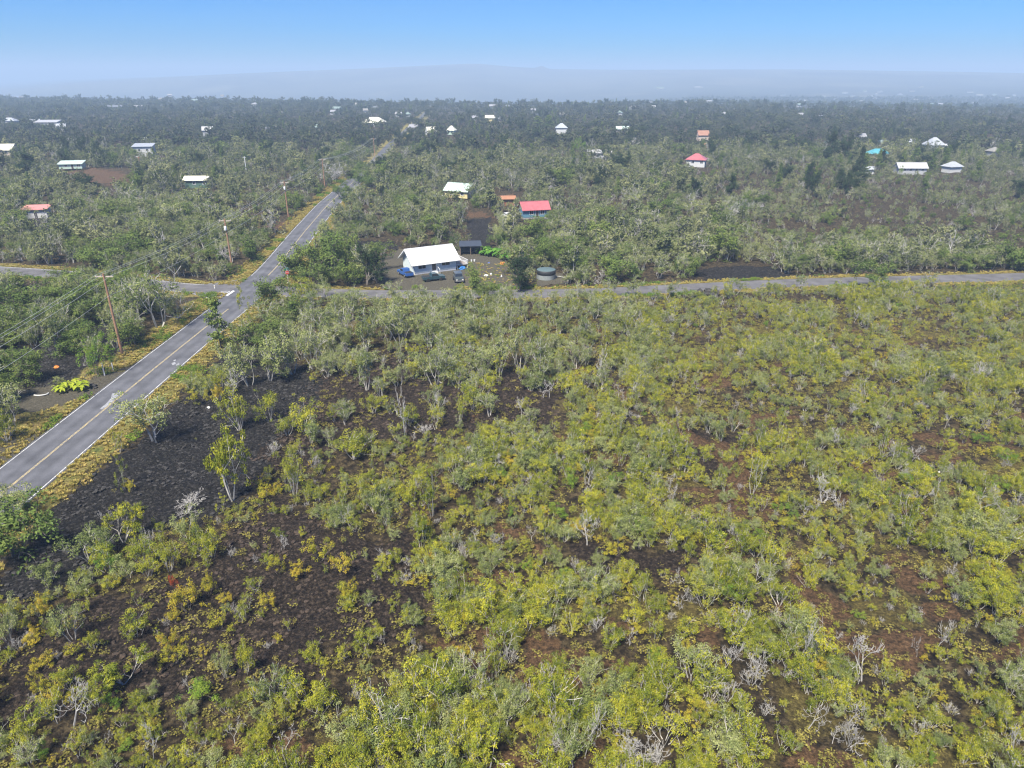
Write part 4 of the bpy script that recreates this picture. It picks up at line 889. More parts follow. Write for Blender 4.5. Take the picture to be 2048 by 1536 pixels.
def mk_bare(rng, k):
    sg, tp = unit(*grow(rng, int(rng.integers(1, 4)), 5, .45, (2, 2), .74, .22, .3, .024, .28), .85 if k % 2 else 1.15)
    return branch_mesh(sg, 4, .0042), None
def mk_twiggy(rng, k):
    sg, tp = unit(*grow(rng, 6, 3, .7, (2, 3), .72, .16, .4, .015, .28), 1.05)
    return branch_mesh(sg, 3, .0045), None
def mk_broad(rng, k):
    sg, tp = unit(*grow(rng, int(rng.integers(3, 5)), 4, .45, (2, 2), .78, .15, .25, .022, .28, first=.45, inner=4), .95)
    if len(tp) > 150: tp = [tp[i] for i in rng.permutation(len(tp))[:150]]
    return branch_mesh(sg), leaf_mesh(rng, tp, int(24 * max(1, 120 / len(tp))), .044, .11, .03)
def mk_dark(rng, k):
    sg, tp = unit(*grow(rng, 2, 5, .3, (2, 2), .80, .13, .35, .022, .26, first=.6, inner=5), .75)
    if len(tp) > 240: tp = [tp[i] for i in rng.permutation(len(tp))[:240]]
    return branch_mesh(sg), leaf_mesh(rng, tp, 26, .034, .075, .02)
def mk_column(rng, k):
    sg = [(np.array([0, 0, -.03]), np.array([.01, 0, .98]), .016, .004)]; tp = []
    for i in range(46):
        z = .12 + .86 * i / 46; a = rng.uniform(0, 6.28); r = .24 * (1 - z) ** .6 * rng.uniform(.6, 1.2) + .02
        q = np.array([math.cos(a) * r, math.sin(a) * r, z + rng.uniform(.0, .06)]); p = np.array([.01 * z, 0, z - .02]); sg.append((p, q, .007, .004))
        tp += [(q, q - p), ((p + q) / 2, q - p)]
    return branch_mesh(sg), leaf_mesh(rng, tp, 22, .042, .065, .0)
def mk_forest(rng, k):
    sg, tp = unit(*grow(rng, int(rng.integers(1, 4)), 3, .42, (2, 3), .76, .16, .35, .018, .27, first=.6, inner=3), .9)
    if len(tp) > 75: tp = [tp[i] for i in rng.permutation(len(tp))[:75]]
    return branch_mesh(sg, 3, .0055), leaf_mesh(rng, tp, 9, .085, .10, (.03, .12, .4)[k % 3])
def mk_far(rng, k):
    sg, tp = unit(*grow(rng, 3, 2, .5, (2, 3), .76, .16, .35, .02, .3, first=.6, inner=2), 1.0)
    if len(tp) > 26: tp = [tp[i] for i in rng.permutation(len(tp))[:26]]
    return branch_mesh(sg, 3, .012), leaf_mesh(rng, tp, 7, .17, .14, (.05, .25)[k % 2])
def mk_weed(rng, k):
    sg, tp = unit(*grow(rng, 7, 1, 1.1, (2, 2), .7, .2, .2, .012), 1.7)
    return branch_mesh(sg), leaf_mesh(rng, tp, 12, .17, .15, 0)
KD = {
    'shrub': Kind('yellow_green_shrub', 10, mk_shrub, M_BARK, M_SHRUB, 1),
    'tall': Kind('tall_shrub', 8, mk_tall_shrub, M_BARK, M_SHRUB, 2),
    'olive': Kind('olive_shrub', 7, mk_shrub, M_BARK, M_OHIA, 12),
    'gold': Kind('golden_shrub', 6, mk_gold, M_BARK_D, M_GOLD, 3),
    'ohia': Kind('ohia_tree', 9, mk_ohia, M_BARK, M_OHIA, 4),
    'umbrella': Kind('spreading_tree', 4, mk_umbrella, M_BARK, M_SHRUB, 5),
    'bare': Kind('bare_tree', 8, mk_bare, M_DEAD, None, 6),
    'twiggy': Kind('leafless_shrub', 5, mk_twiggy, M_DEAD, None, 7),
    'broad': Kind('broadleaf_tree', 6, mk_broad, M_BARK_D, M_BROAD, 8),
    'column': Kind('column_tree', 3, mk_column, M_BARK_D, M_BROAD, 9),
    'dark': Kind('dark_tree', 4, mk_dark, M_BARK_D, M_DARK, 16),
    'lush': Kind('lush_shrub', 4, mk_shrub, M_BARK_D, M_LUSH, 13),
    'red': Kind('red_leaved_shrub', 1, mk_shrub, M_BARK_D, M_RED, 14),
    'forest': Kind('forest_tree', 9, mk_forest, M_BARK_M, M_FOREST, 10),
    'far': Kind('far_tree', 6, mk_far, M_BARK_D, M_FAR, 11),
    'weed': Kind('verge_weed', 4, mk_weed, M_BARK_D, M_LUSH, 15),
}
# kind -> plants [x, y, height, width, turn, form, hero label or None]
PL = {k: [] for k in KD}
rng = np.random.default_rng(5)
def put(kind, x, y, h, w, label=None, form=None):
    PL[kind].append([x, y, h, w, rng.uniform(0, 6.28), int(rng.integers(0, KD[kind].n)) if form is None else form, label])
HERO_SPOTS = []
def hero(kind, u, vb, hp, wp, label=None, form=None):
    """A plant read off the photograph: its foot at pixel (u, vb), hp pixels tall and wp wide."""
    x, y = at(u, vb); h = height_from(u, vb, vb - hp); w = wp * depth_of(x, y, h / 2) / FPX
    w = min(max(w, .45 * h), 1.9 * h); put(kind, x, y, h, w, label, form); HERO_SPOTS.append((x, y, w * .42))
H_ = hero
H_('ohia', 317, 652, 125, 110, 'large round grey-green tree on the left verge before the crossroads')
H_('ohia', 110, 712, 105, 70, 'forked pale-trunked tree standing on black lava left of the nearest power pole')
H_('broad', 65, 765, 65, 58, 'round dark green bush on lava by the driveway left of the main road')
H_('lush', 201, 752, 78, 62, 'small bright green tree beside the two white posts at the driveway')
H_('ohia', 32, 852, 92, 80, 'dense olive bush at the left frame edge above the main road verge')
H_('shrub', 14, 882, 62, 60, 'yellow-green bush at the left frame edge nearest the main road')
H_('broad', 265, 692, 62, 60, 'dark green bush just right of the nearest power pole foot')
H_('column', 442, 695, 102, 52, 'narrow dark column-shaped tree on the right verge of the main road')
H_('tall', 494, 652, 82, 34, 'slender sparse sapling on the verge just right of the column-shaped tree')
H_('broad', 546, 616, 72, 62, 'rounded green tree on the near right corner of the crossroads')
H_('broad', 615, 557, 100, 74, 'tall dark green tree on the far right corner behind the stop sign')
H_('broad', 664, 554, 98, 80, 'big green tree second from the stop sign along the side road')
H_('dark', 732, 569, 80, 62, 'dark dense tree at the left end of the gravel yard')
H_('broad', 702, 570, 62, 50, 'lower green tree between the big corner trees and the gravel yard')
H_('shrub', 611, 616, 60, 62, 'yellow-green tree on the near side of the side road beside the corner tree')
H_('olive', 644, 600, 46, 50); H_('olive', 570, 646, 34, 66, 'low grey twiggy bush in front of the crossroads corner tree')
for u, v, h, w in ((540, 758, 88, 96), (500, 772, 92, 90), (585, 745, 92, 80), (628, 735, 86, 70), (690, 690, 90, 70), (730, 700, 92, 70), (655, 690, 80, 70), (770, 665, 70, 60),
                   (800, 690, 90, 70), (735, 780, 80, 60), (870, 770, 82, 72), (885, 730, 70, 60), (820, 640, 60, 56), (1000, 745, 100, 60), (1040, 735, 86, 64), (1080, 760, 100, 66), (960, 650, 70, 50), (700, 640, 62, 60), (600, 690, 70, 64)):
    H_('ohia', u, v, h, w)
H_('ohia', 312, 882, 102, 112, 'sprawling grey-green tree leaning over the right edge line of the main road')
H_('tall', 240, 907, 52, 34, 'thin twiggy sapling in the golden verge right of the main road')
H_('tall', 250, 982, 68, 32, 'narrow yellow-green sapling alone on the black lava by the verge')
H_('gold', 262, 985, 26, 26, 'small golden tuft at the foot of the lone lava sapling')
H_('umbrella', 467, 1004, 150, 100, 'tall flat-topped yellow-green tree at the right end of the black lava')
H_('broad', 30, 1112, 118, 132, 'large dark green bush at the left frame edge where the road leaves the picture', 1)
H_('olive', 28, 1035, 70, 90)
H_('umbrella', 247, 1080, 68, 88, 'spreading olive tree with curved trunk on the near edge of the black lava')
H_('olive', 182, 1118, 68, 104, 'wide olive bush left of the spreading curved-trunk tree')
H_('bare', 207, 1056, 38, 40, 'white leafless bush on black lava behind the wide olive bush')
H_('bare', 370, 1024, 30, 72, 'bleached flat dead tree spreading its arms on the black lava')
H_('twiggy', 302, 1095, 46, 36); H_('olive', 377, 1084, 62, 62, 'grey twiggy bush in front of the bleached flat dead tree')
for u, v, h, w in ((215, 1142, 56, 76), (290, 1135, 58, 80), (340, 1142, 56, 66), (400, 1105, 60, 56), (425, 1122, 58, 60), (275, 1279, 58, 66), (497, 1357, 72, 46), (57, 1509, 46, 66), (67, 1458, 44, 84), (282, 1427, 30, 46),
                   (607, 859, 64, 76), (707, 918, 54, 88), (590, 994, 84, 56), (620, 992, 34, 40), (967, 799, 52, 56), (1346, 1067, 56, 60), (440, 800, 60, 50), (480, 860, 86, 70), (540, 840, 60, 60)):
    H_('shrub', u, v, h, w)
H_('lush', 225, 1146, 48, 60); H_('olive', 150, 1290, 78, 68); H_('olive', 20, 1290, 78, 60); H_('olive', 452, 1360, 58, 40); H_('olive', 100, 1165, 44, 60)
for u, v, h, w in ((92, 1247, 48, 46), (342, 1304, 40, 40), (420, 1197, 38, 38), (125, 1399, 38, 52), (85, 1389, 34, 40), (640, 1130, 46, 60), (690, 1160, 44, 60), (700, 1210, 40, 40), (560, 1150, 40, 46), (380, 1228, 56, 66), (400, 810, 34, 44), (440, 805, 34, 36)):
    H_('gold', u, v, h, w)
H_('broad', 688, 397, 46, 32, 'dark tree leaning over the left edge of the main road beyond the crossroads'); H_('broad', 724, 374, 34, 42); H_('broad', 740, 364, 30, 40); H_('broad', 704, 354, 22, 34); H_('broad', 716, 345, 20, 30)
H_('broad', 150, 645, 86, 84); H_('broad', 215, 612, 78, 80); H_('broad', 45, 650, 80, 80); H_('ohia', 275, 640, 90, 80); H_('broad', 20, 770, 70, 70); H_('broad', 590, 640, 50, 56); H_('broad', 520, 700, 60, 60); H_('broad', 560, 680, 56, 60)
H_('red', 349, 1184, 32, 20, 'small bright red-leaved shrub on brown ground at lower left')
H_('umbrella', 250, 1374, 52, 110); H_('umbrella', 835, 1082, 60, 42, 'small golden flat-topped tree with bare trunk on dark brown lava')
for u, v, h, w, lb in ((150, 1467, 84, 86, 'sprawling white dead tree at the lower left corner'), (310, 1534, 66, 50, 'white dead tree cut by the bottom edge left of centre'), (380, 1397, 32, 36, 'small forked dead tree above the lower left shrubs'),
        (810, 875, 96, 52, 'tall pale dead tree with one long side branch on brown lava'), (972, 1374, 84, 62, 'large white many-armed dead tree at bottom centre'), (905, 1329, 38, 24, 'short white forked snag left of the many-armed dead tree'),
        (1046, 1404, 44, 18, 'single pale snag right of the many-armed dead tree'), (1170, 1512, 122, 34, 'tall thin crooked snag near the bottom edge right of centre'), (1595, 1334, 98, 44, 'tall white antler-like dead tree in the lower right field'),
        (1725, 1362, 98, 92, 'widest white dead tree in the lower right field'), (1615, 1454, 68, 56, 'white dead tree below the antler-like dead tree'), (1697, 1442, 64, 50, 'white upright dead tree below the widest dead tree'), (1522, 1364, 42, 46, 'small white dead bush left of the antler-like tree'),
        (1835, 1309, 44, 14, 'thin lone white snag toward the lower right edge'), (1875, 1294, 58, 40, 'grey leafless tree beside the thin lone snag at lower right'), (1174, 1094, 60, 54, 'bushy white dead tree in the middle of the shrub field'),
        (1274, 922, 34, 20, None), (1346, 1004, 44, 30, None), (1456, 1032, 30, 22, None), (1648, 999, 60, 62, 'twisted white dead tree in the middle of the right-hand shrub field'), (1868, 1017, 52, 34, None), (700, 1058, 48, 44, 'white dead tree crown among shrubs left of centre'),
        (693, 674, 48, 30, None), (650, 668, 50, 26, None), (575, 1530, 60, 50, None), (1190, 770, 70, 50, 'pale bare tree at the upper right end of the brown lava'), (468, 795, 62, 56, 'white bare tree among olive bushes right of the main road'), (1290, 660, 40, 30, None), (240, 560, 40, 30, None)):
    H_('bare', u, v, h, w, lb)
H_('twiggy', 1475, 1274, 68, 58, 'dense ball of white twigs in the lower right field'); H_('twiggy', 1697, 1489, 48, 60); H_('twiggy', 1527, 1434, 28, 40); H_('twiggy', 850, 868, 22, 46); H_('twiggy', 990, 1100, 36, 40)
H_('tall', 1506, 982, 108, 48, 'tallest slender grey-green tree in the middle of the shrub field'); H_('tall', 865, 1037, 102, 52, 'tall grey-green tree with a dead spire left of the field centre'); H_('tall', 922, 844, 52, 36)
H_('broad', 975, 600, 50, 40, 'dark slim tree on the near edge of the side road'); H_('dark', 1040, 582, 76, 58, 'rounded dark tree between the yard and the water tank'); H_('broad', 950, 578, 48, 44, 'dark tree in front of the parked vehicles by the side road')
H_('broad', 1745, 582, 62, 60, 'isolated dark round tree on the near edge of the side road far right'); H_('broad', 1230, 560, 56, 70); H_('broad', 1075, 532, 62, 56, 'dark green tree left behind the water tank'); H_('broad', 1140, 540, 56, 60); H_('broad', 755, 545, 56, 46); H_('broad', 690, 545, 80, 60); H_('broad', 640, 575, 60, 56); H_('broad', 1110, 520, 50, 64, 'green tree behind the water tank'); H_('lush', 1075, 515, 40, 50)
H_('ohia', 1265, 592, 46, 40); H_('ohia', 1150, 604, 44, 34); H_('ohia', 1222, 596, 40, 36); H_('ohia', 1335, 596, 36, 34); H_('ohia', 1470, 590, 34, 34); H_('ohia', 1860, 572, 30, 34); H_('ohia', 790, 610, 52, 44); H_('ohia', 850, 612, 50, 44); H_('ohia', 1600, 580, 34, 22); H_('broad', 505, 520, 50, 56)
H_('dark', 47, 358, 54, 70, 'broad dark tree in front of the beige house at the left edge'); H_('lush', 1160, 312, 38, 26, 'tall bright green tree left of the long white roof'); H_('lush', 1800, 352, 20, 10)
H_('dark', 1657, 328, 66, 50, 'tallest dark tree left of the turquoise roof'); H_('dark', 1690, 327, 64, 40, 'tall dark tree right behind the tallest dark tree'); H_('dark', 1712, 350, 62, 30, 'tall green tree directly left of the turquoise roof'); H_('column', 1727, 350, 46, 22)
H_('column', 1862, 345, 48, 20); H_('column', 1885, 345, 48, 20); H_('column', 1828, 330, 34, 28); H_('column', 447, 330, 36, 14); H_('column', 1098, 262, 30, 22); H_('column', 1075, 258, 26, 22)

# ------------------------------------------------------------------ the scatter between them
HOUSE_CLEAR = HOUSE_CLEAR if 'HOUSE_CLEAR' in globals() else []
HS = np.array(HERO_SPOTS)
def blocked(X, Y, verge_gap):
    ys = np.interp(X, [p[0] for p in SIDE_L[::-1]], [p[1] for p in SIDE_L[::-1]])
    open_l = ((X > -71) & (X < -54) & (Y > ys - 15) & (Y < ys + 6)) | ((X > -114) & (X < -86) & (Y > ys - 11) & (Y < ys + 5))
    bad = open_l | (road_dist(X, Y) < np.where(Y > 305, np.where((Y > 345) & (Y < 480), .3, -1.2), verge_gap))
    for q in GRAVEL: bad |= inside(q, X, Y)
    for (cx, cy, a, hl, hw, strip) in HOUSE_CLEAR:
        ca, sa_ = math.cos(a), math.sin(a); lx = (X - cx) * ca + (Y - cy) * sa_; ly = -(X - cx) * sa_ + (Y - cy) * ca
        bad |= (np.abs(lx) < hl + 1.0) & (np.abs(ly) < hw + 1.0)
        # open ground on the camera side
        n = math.hypot(cx, cy); dx, dy = -cx / n, -cy / n
        t = (X - cx) * dx + (Y - cy) * dy; s = np.abs(-(X - cx) * dy + (Y - cy) * dx)
        bad |= (t > 0) & (t < strip) & (s < max(hl, hw) * 1.02)
    return bad
def grid_pts(x0, x1, y0, y1, step, seed):
    gx, gy = np.meshgrid(np.arange(x0, x1, step), np.arange(y0, y1, step))
    r = np.random.default_rng(seed); X = (gx + r.uniform(-.48, .48, gx.shape) * step).ravel(); Y = (gy + r.uniform(-.48, .48, gx.shape) * step).ravel()
    u, v = project(X, Y); k = (u > -130) & (u < 2180) & (v < 1640); return X[k], Y[k], u[k], v[k], r
Z_THICKET = [pts(p) for p in ([(490, 770), (455, 730), (500, 640), (600, 612), (900, 606), (960, 622), (950, 660), (840, 682), (740, 740), (640, 760), (560, 772)],)]
Z_TREES2 = [pts(p) for p in ([(840, 690), (880, 640), (1000, 615), (1290, 612), (1250, 700), (1120, 760), (1000, 760), (950, 800), (860, 780)],)]
Z_ROADSIDE = [pts(p) for p in ([(390, 780), (470, 640), (520, 630), (480, 780), (420, 840)],)]
side_y = lambda X: np.interp(X, [p[0] for p in SIDE_L[::-1]] + [p[0] for p in SIDE_R[1:]], [p[1] for p in SIDE_L[::-1]] + [p[1] for p in SIDE_R[1:]])
X, Y, u, v, r = grid_pts(-150, 150, 24, 165, .98, 101)
nearside = Y < side_y(X); k = nearside & ~blocked(X, Y, np.where(np.abs(X + 53) < 14, 4.4, 2.6)); X, Y, u, v = X[k], Y[k], u[k], v[k]
m_black = np.any([inside(q, X, Y) for q in LAVA_BLACK], 0); m_brown = np.any([inside(q, X, Y) for q in BROWN], 0)
m_thick = np.any([inside(q, X, Y) for q in Z_THICKET], 0); m_t2 = np.any([inside(q, X, Y) for q in Z_TREES2], 0); m_rs = np.any([inside(q, X, Y) for q in Z_ROADSIDE], 0)
west = X < -57
rusty = np.maximum(sstep(.62, .70, fbm(X / 5.0, Y / 3.5, 41, 3)) * (u + .35 * (v - 900) > 850), inside(pts([(890, 1260), (1180, 1220), (1300, 1270), (1000, 1400), (900, 1390)]), X, Y) * sstep(.44, .55, fbm(X / 2.2, Y / 2.2, 43)))
sp1 = sstep(.25, .75, fbm(X / 7.0, Y / 7.0, 171, 2)); sp2 = sstep(.3, .7, fbm(X / 10.0, Y / 10.0, 181, 2)); clump = fbm(X / 6.0, Y / 6.0, 77, 2); pr = r.random(len(X)); pk = r.random(len(X)); ph = r.random(len(X))
for i in range(len(X)):
    x, y = X[i], Y[i]
    if len(HS) and np.any((HS[:, 0] - x) ** 2 + (HS[:, 1] - y) ** 2 < HS[:, 2] ** 2): continue
    c = .35 + 1.3 * sstep(.36, .62, clump[i]); q = float((pk[i] + .55 * (sp1[i] - .5)) % 1.0); big = .66 + .72 * sp2[i]
    if west[i]:
        p = .04 if m_black[i] else .34
        if pr[i] > p * c: continue
        kind = 'ohia' if q < .55 else 'broad' if q < .72 else 'olive' if q < .9 else 'bare'
        h = (2.2 + 3.6 * ph[i]) if kind in ('ohia', 'broad') else 1.2 + 1.2 * ph[i]
    elif m_thick[i]:
        if pr[i] > .15 * c: continue
        kind = 'ohia' if q < .62 else 'olive' if q < .84 else 'bare' if q < .93 else 'shrub'; h = 2.2 + 2.6 * ph[i] if kind == 'ohia' else 1.4 + 1.2 * ph[i]
    elif m_t2[i]:
        if pr[i] > .30 * c: continue
        kind = 'ohia' if q < .35 else 'tall' if q < .5 else 'olive' if q < .75 else 'shrub' if q < .93 else 'bare'; h = 2.0 + 2.4 * ph[i] if kind in ('ohia', 'tall') else 1.2 + 1.0 * ph[i]
    elif m_rs[i]:
        if pr[i] > .15 * c: continue
        kind = 'ohia' if q < .3 else 'olive' if q < .6 else 'shrub'; h = 1.2 + 1.4 * ph[i]
    elif m_black[i]:
        if pr[i] > .022: continue
        kind = 'tall' if q < .4 else 'shrub'; h = .5 + .7 * ph[i]
    elif m_brown[i]:
        up = v[i] < 900
        if pr[i] > (.13 if up else .24) * c: continue
        if up: kind = 'ohia' if q < .42 else 'tall' if q < .68 else 'olive' if q < .82 else 'shrub' if q < .93 else 'bare'; h = 1.6 + 2.0 * ph[i]
        else: kind = 'shrub' if q < .45 else 'gold' if q < .60 else 'olive' if q < .78 else 'tall' if q < .88 else 'twiggy'; h = .6 + 1.2 * ph[i]
    else:
        if pr[i] > .88 * c: continue
        if rusty[i] > .5 and pr[i] > .22: continue
        kind = 'shrub' if q < .49 else 'gold' if q < .575 else 'olive' if q < .73 else 'tall' if q < .86 else 'twiggy' if q < .92 else 'bare' if q < .968 else 'lush' if q < .985 else 'ohia'
        h = {'shrub': .6 + 1.5 * ph[i] ** 1.7, 'gold': .45 + .65 * ph[i], 'olive': .8 + 1.4 * ph[i], 'tall': 1.3 + 2.0 * ph[i], 'twiggy': .7 + .8 * ph[i], 'bare': 1.0 + 1.4 * ph[i], 'lush': .7 + .8 * ph[i], 'ohia': 1.6 + 1.6 * ph[i]}[kind] * big
    w = h * {'shrub': 1.05, 'gold': 1.4, 'olive': 1.1, 'tall': .72, 'twiggy': 1.0, 'bare': .8, 'lush': 1.2, 'ohia': .85, 'broad': .95}[kind] * r.uniform(.8, 1.25)
    put(kind, x, y, h, w)
# the woods beyond the side road
HS = np.array(HERO_SPOTS)
for (x0, x1, y0, y1, st, kinds, sd) in ((-330, 330, 138, 255, 2.25, 'mid', 201), (-420, 420, 255, 420, 2.9, 'mid2', 202), (-620, 620, 420, 700, 4.6, 'far', 203), (-950, 950, 700, 1180, 6.6, 'far', 204), (-1350, -150, 1180, 1800, 9.0, 'far', 205), (60, 1700, 850, 2300, 12.0, 'plain', 206)):
    X, Y, u, v, r = grid_pts(x0, x1, y0, y1, st, sd)
    k = (Y > side_y(X)) & ~blocked(X, Y, np.where(Y < 300, 3.2, 1.6)) & ((np.hypot(X, Y) < edge_dist(X, Y) + 60) if kinds != 'plain' else ((np.hypot(X, Y) > edge_dist(X, Y) + 40) & (np.arctan2(X, Y) > .12))); 
    for q in BARE_FOREST: k &= ~inside(q, X, Y)
    X, Y, u, v = X[k], Y[k], u[k], v[k]
    cl = fbm(X / 22, Y / 22, 88, 2); cl2 = fbm(X / 60, Y / 60, 89, 2)
    pr = r.random(len(X)); pk = r.random(len(X)); ph = r.random(len(X))
    openf = sstep(1250, 1700, u) * sstep(400, 300, Y) * sstep(150, 190, Y)      # lower scrub to the right
    for i in range(len(X)):
        c = .28 + 1.0 * sstep(.36, .56, cl[i])
        if pr[i] > c: continue
        h = 2.2 + 2.6 * ph[i] + 3.0 * (cl2[i] - .5) + (3.0 if ph[i] > .94 else 0)
        h *= 1 - .45 * openf[i]
        if Y[i] < 260 and HS.size and np.any((HS[:, 0] - X[i]) ** 2 + (HS[:, 1] - Y[i]) ** 2 < HS[:, 2] ** 2): continue
        q = pk[i]
        if kinds == 'mid': kind = 'ohia' if q < .30 else 'forest' if q < .76 else 'broad' if q < .90 else 'bare' if q < .95 else 'shrub'
        elif kinds == 'mid2': kind = 'forest' if q < .9 else 'bare' if q < .95 else 'broad'
        else: kind = 'far'
        if kind == 'shrub': h *= .5
        if kind == 'far': h *= 1.05
        put(kind, X[i], Y[i], h, h * r.uniform(.7, 1.15) * (1.25 if kind == 'far' else 1))
        if r.random() < .010 and kinds != 'mid': put('dark', X[i] - 1.5, Y[i] + 1, 6.5 + 4 * r.random(), 5 + 3 * r.random())
        if r.random() < .012 and kinds != 'mid': put('column', X[i] + 1, Y[i] + 1, 6 + 3 * r.random(), 2.4 + 1.2 * r.random())

# ------------------------------------------------------------------ naming: where a plant stands, in words
ANCH = [(120, 1480, 'by the sprawling dead tree at lower left'), (350, 1450, 'along the bottom edge left of centre'), (600, 1450, 'on brown ground at bottom left of centre'), (850, 1450, 'below the many-armed white dead tree'), (1000, 1300, 'round the rust-red soil at bottom centre'),
    (1150, 1440, 'by the tall crooked snag at bottom'), (1350, 1430, 'in the bottom strip right of centre'), (1600, 1480, 'under the white dead trees at lower right'), (1850, 1450, 'in the lower right corner'), (1980, 1300, 'at the right edge of the lower field'),
    (1480, 1240, 'round the ball of white twigs'), (1720, 1250, 'behind the widest white dead tree'), (1250, 1200, 'on the brown patch right of centre'), (1000, 1150, 'in the middle of the shrub field'), (780, 1250, 'on dark brown lava below the flat-topped golden tree'),
    (520, 1250, 'on dark brown lava left of centre'), (280, 1280, 'on brown ground beside the red-leaved shrub'), (60, 1280, 'at the left edge below the black lava'), (200, 1120, 'at the near edge of the black lava'), (450, 1110, 'below the tall flat-topped tree'),
    (680, 1080, 'by the white dead crown left of centre'), (850, 960, 'left of the field centre by the dead spire'), (1150, 980, 'above the bushy white dead tree'), (1400, 1050, 'between the bushy dead tree and the slender tall tree'), (1650, 1050, 'below the twisted white dead tree'), (1880, 1080, 'at the right edge of the middle field'),
    (1600, 900, 'above the twisted white dead tree'), (1850, 880, 'in the upper right of the field'), (1400, 860, 'round the dark rubble patch in the field'), (1200, 850, 'right of the brown lava clearing'), (1000, 840, 'at the lower edge of the brown lava clearing'), (620, 900, 'on the brown lava right of the black lava'),
    (300, 950, 'on the black lava by the main road'), (450, 830, 'right of the main road by the bare tree'), (540, 740, 'in the thicket right of the main road'), (700, 690, 'in the thicket below the side road'), (880, 640, 'in the thicket opposite the white-roofed house'), (1000, 700, 'beside the brown lava clearing'),
    (1150, 660, 'below the side road opposite the water tank'), (1350, 640, 'below the side road by the black boulders'), (1600, 640, 'below the side road in the right field'), (1900, 640, 'below the far right end of the side road'), (1450, 740, 'in the upper middle of the field'), (1750, 750, 'in the upper right field'),
    (60, 620, 'left of the nearest power pole'), (250, 620, 'behind the nearest power pole'), (380, 620, 'on the left verge before the crossroads'), (60, 800, 'by the driveway left of the main road'), (150, 480, 'in the wood left of the far power pole'), (380, 480, 'by the far power pole left of the crossroads'), (560, 420, 'along the left side of the main road beyond the crossroads'),
    (650, 510, 'in the grove at the crossroads'), (800, 440, 'in the wood behind the white-roofed house'), (1000, 460, 'in the wood behind the dark shed'), (1180, 500, 'in the wood right of the water tank'), (1350, 500, 'in the wood above the side road'), (1600, 500, 'in the scrub above the side road at right'), (1900, 500, 'in the scrub at the far right'),
    (750, 360, 'beside the distant main road'), (1250, 400, 'in the wood below the red hip-roofed house'), (1700, 380, 'near the turquoise-roofed house'), (300, 380, 'near the pale houses at upper left'), (1300, 260, 'among the far houses')]
AU = np.array([(a[0], a[1] * 1.25) for a in ANCH])
AXY = {a[2]: (a[0], a[1]) for a in ANCH}
def quad(u_, v_, w_):
    dx, dy = u_ - AXY[w_][0], (v_ - AXY[w_][1]) * 1.4
    return ('right' if dx > 0 else 'left') if abs(dx) > abs(dy) else ('near' if dy > 0 else 'far')
def where(u_, v_): d = np.hypot(AU[:, 0] - u_, AU[:, 1] - v_ * 1.25); return ANCH[int(d.argmin())][2]
INFO = {  # name, category, short look, group, crown part, wood part
    'shrub': ('ohia_shrub', 'shrub', 'yellow-green leafy shrub', 'yellow-green shrubs of the lava field'), 'tall': ('slender_tree', 'tree', 'slender upright green sapling', 'slender saplings of the lava field'),
    'olive': ('olive_shrub', 'shrub', 'dull olive-grey bush', 'olive bushes of the lava field'), 'gold': ('golden_shrub', 'shrub', 'low golden-yellow shrub', 'golden shrubs of the lava field'),
    'ohia': ('ohia_tree', 'tree', 'grey-green tree with pale branches', 'grey-green trees'), 'umbrella': ('spreading_tree', 'tree', 'flat-topped spreading tree', 'spreading trees of the lava field'),
    'bare': ('bare_tree', 'dead tree', 'leafless white dead tree', 'bare dead trees'), 'twiggy': ('leafless_shrub', 'dead shrub', 'leafless ball of pale twigs', 'leafless shrubs of the lava field'),
    'broad': ('broadleaf_tree', 'tree', 'dense dark green tree', 'dark green trees'), 'column': ('column_tree', 'tree', 'tall narrow dark tree', 'tall narrow trees'), 'lush': ('lush_shrub', 'shrub', 'bright green bush', 'bright green bushes'),
    'dark': ('dark_tree', 'tree', 'deep green tree', 'deep green trees'),
    'red': ('red_leaved_shrub', 'shrub', 'red-leaved shrub', None), 'forest': ('forest_tree', 'tree', 'mid-green woodland tree', 'trees of the wood beyond the side road'), 'far': (None,), 'weed': (None,)}
LIMIT = {'shrub': 300, 'tall': 170, 'olive': 240, 'gold': 200, 'ohia': 280, 'umbrella': 40, 'bare': 150, 'twiggy': 90, 'broad': 170, 'column': 60, 'lush': 60, 'red': 5, 'dark': 60, 'forest': 200}
ORD = ['largest', 'second largest', 'third largest', 'fourth largest', 'fifth largest', 'sixth largest', 'seventh largest']
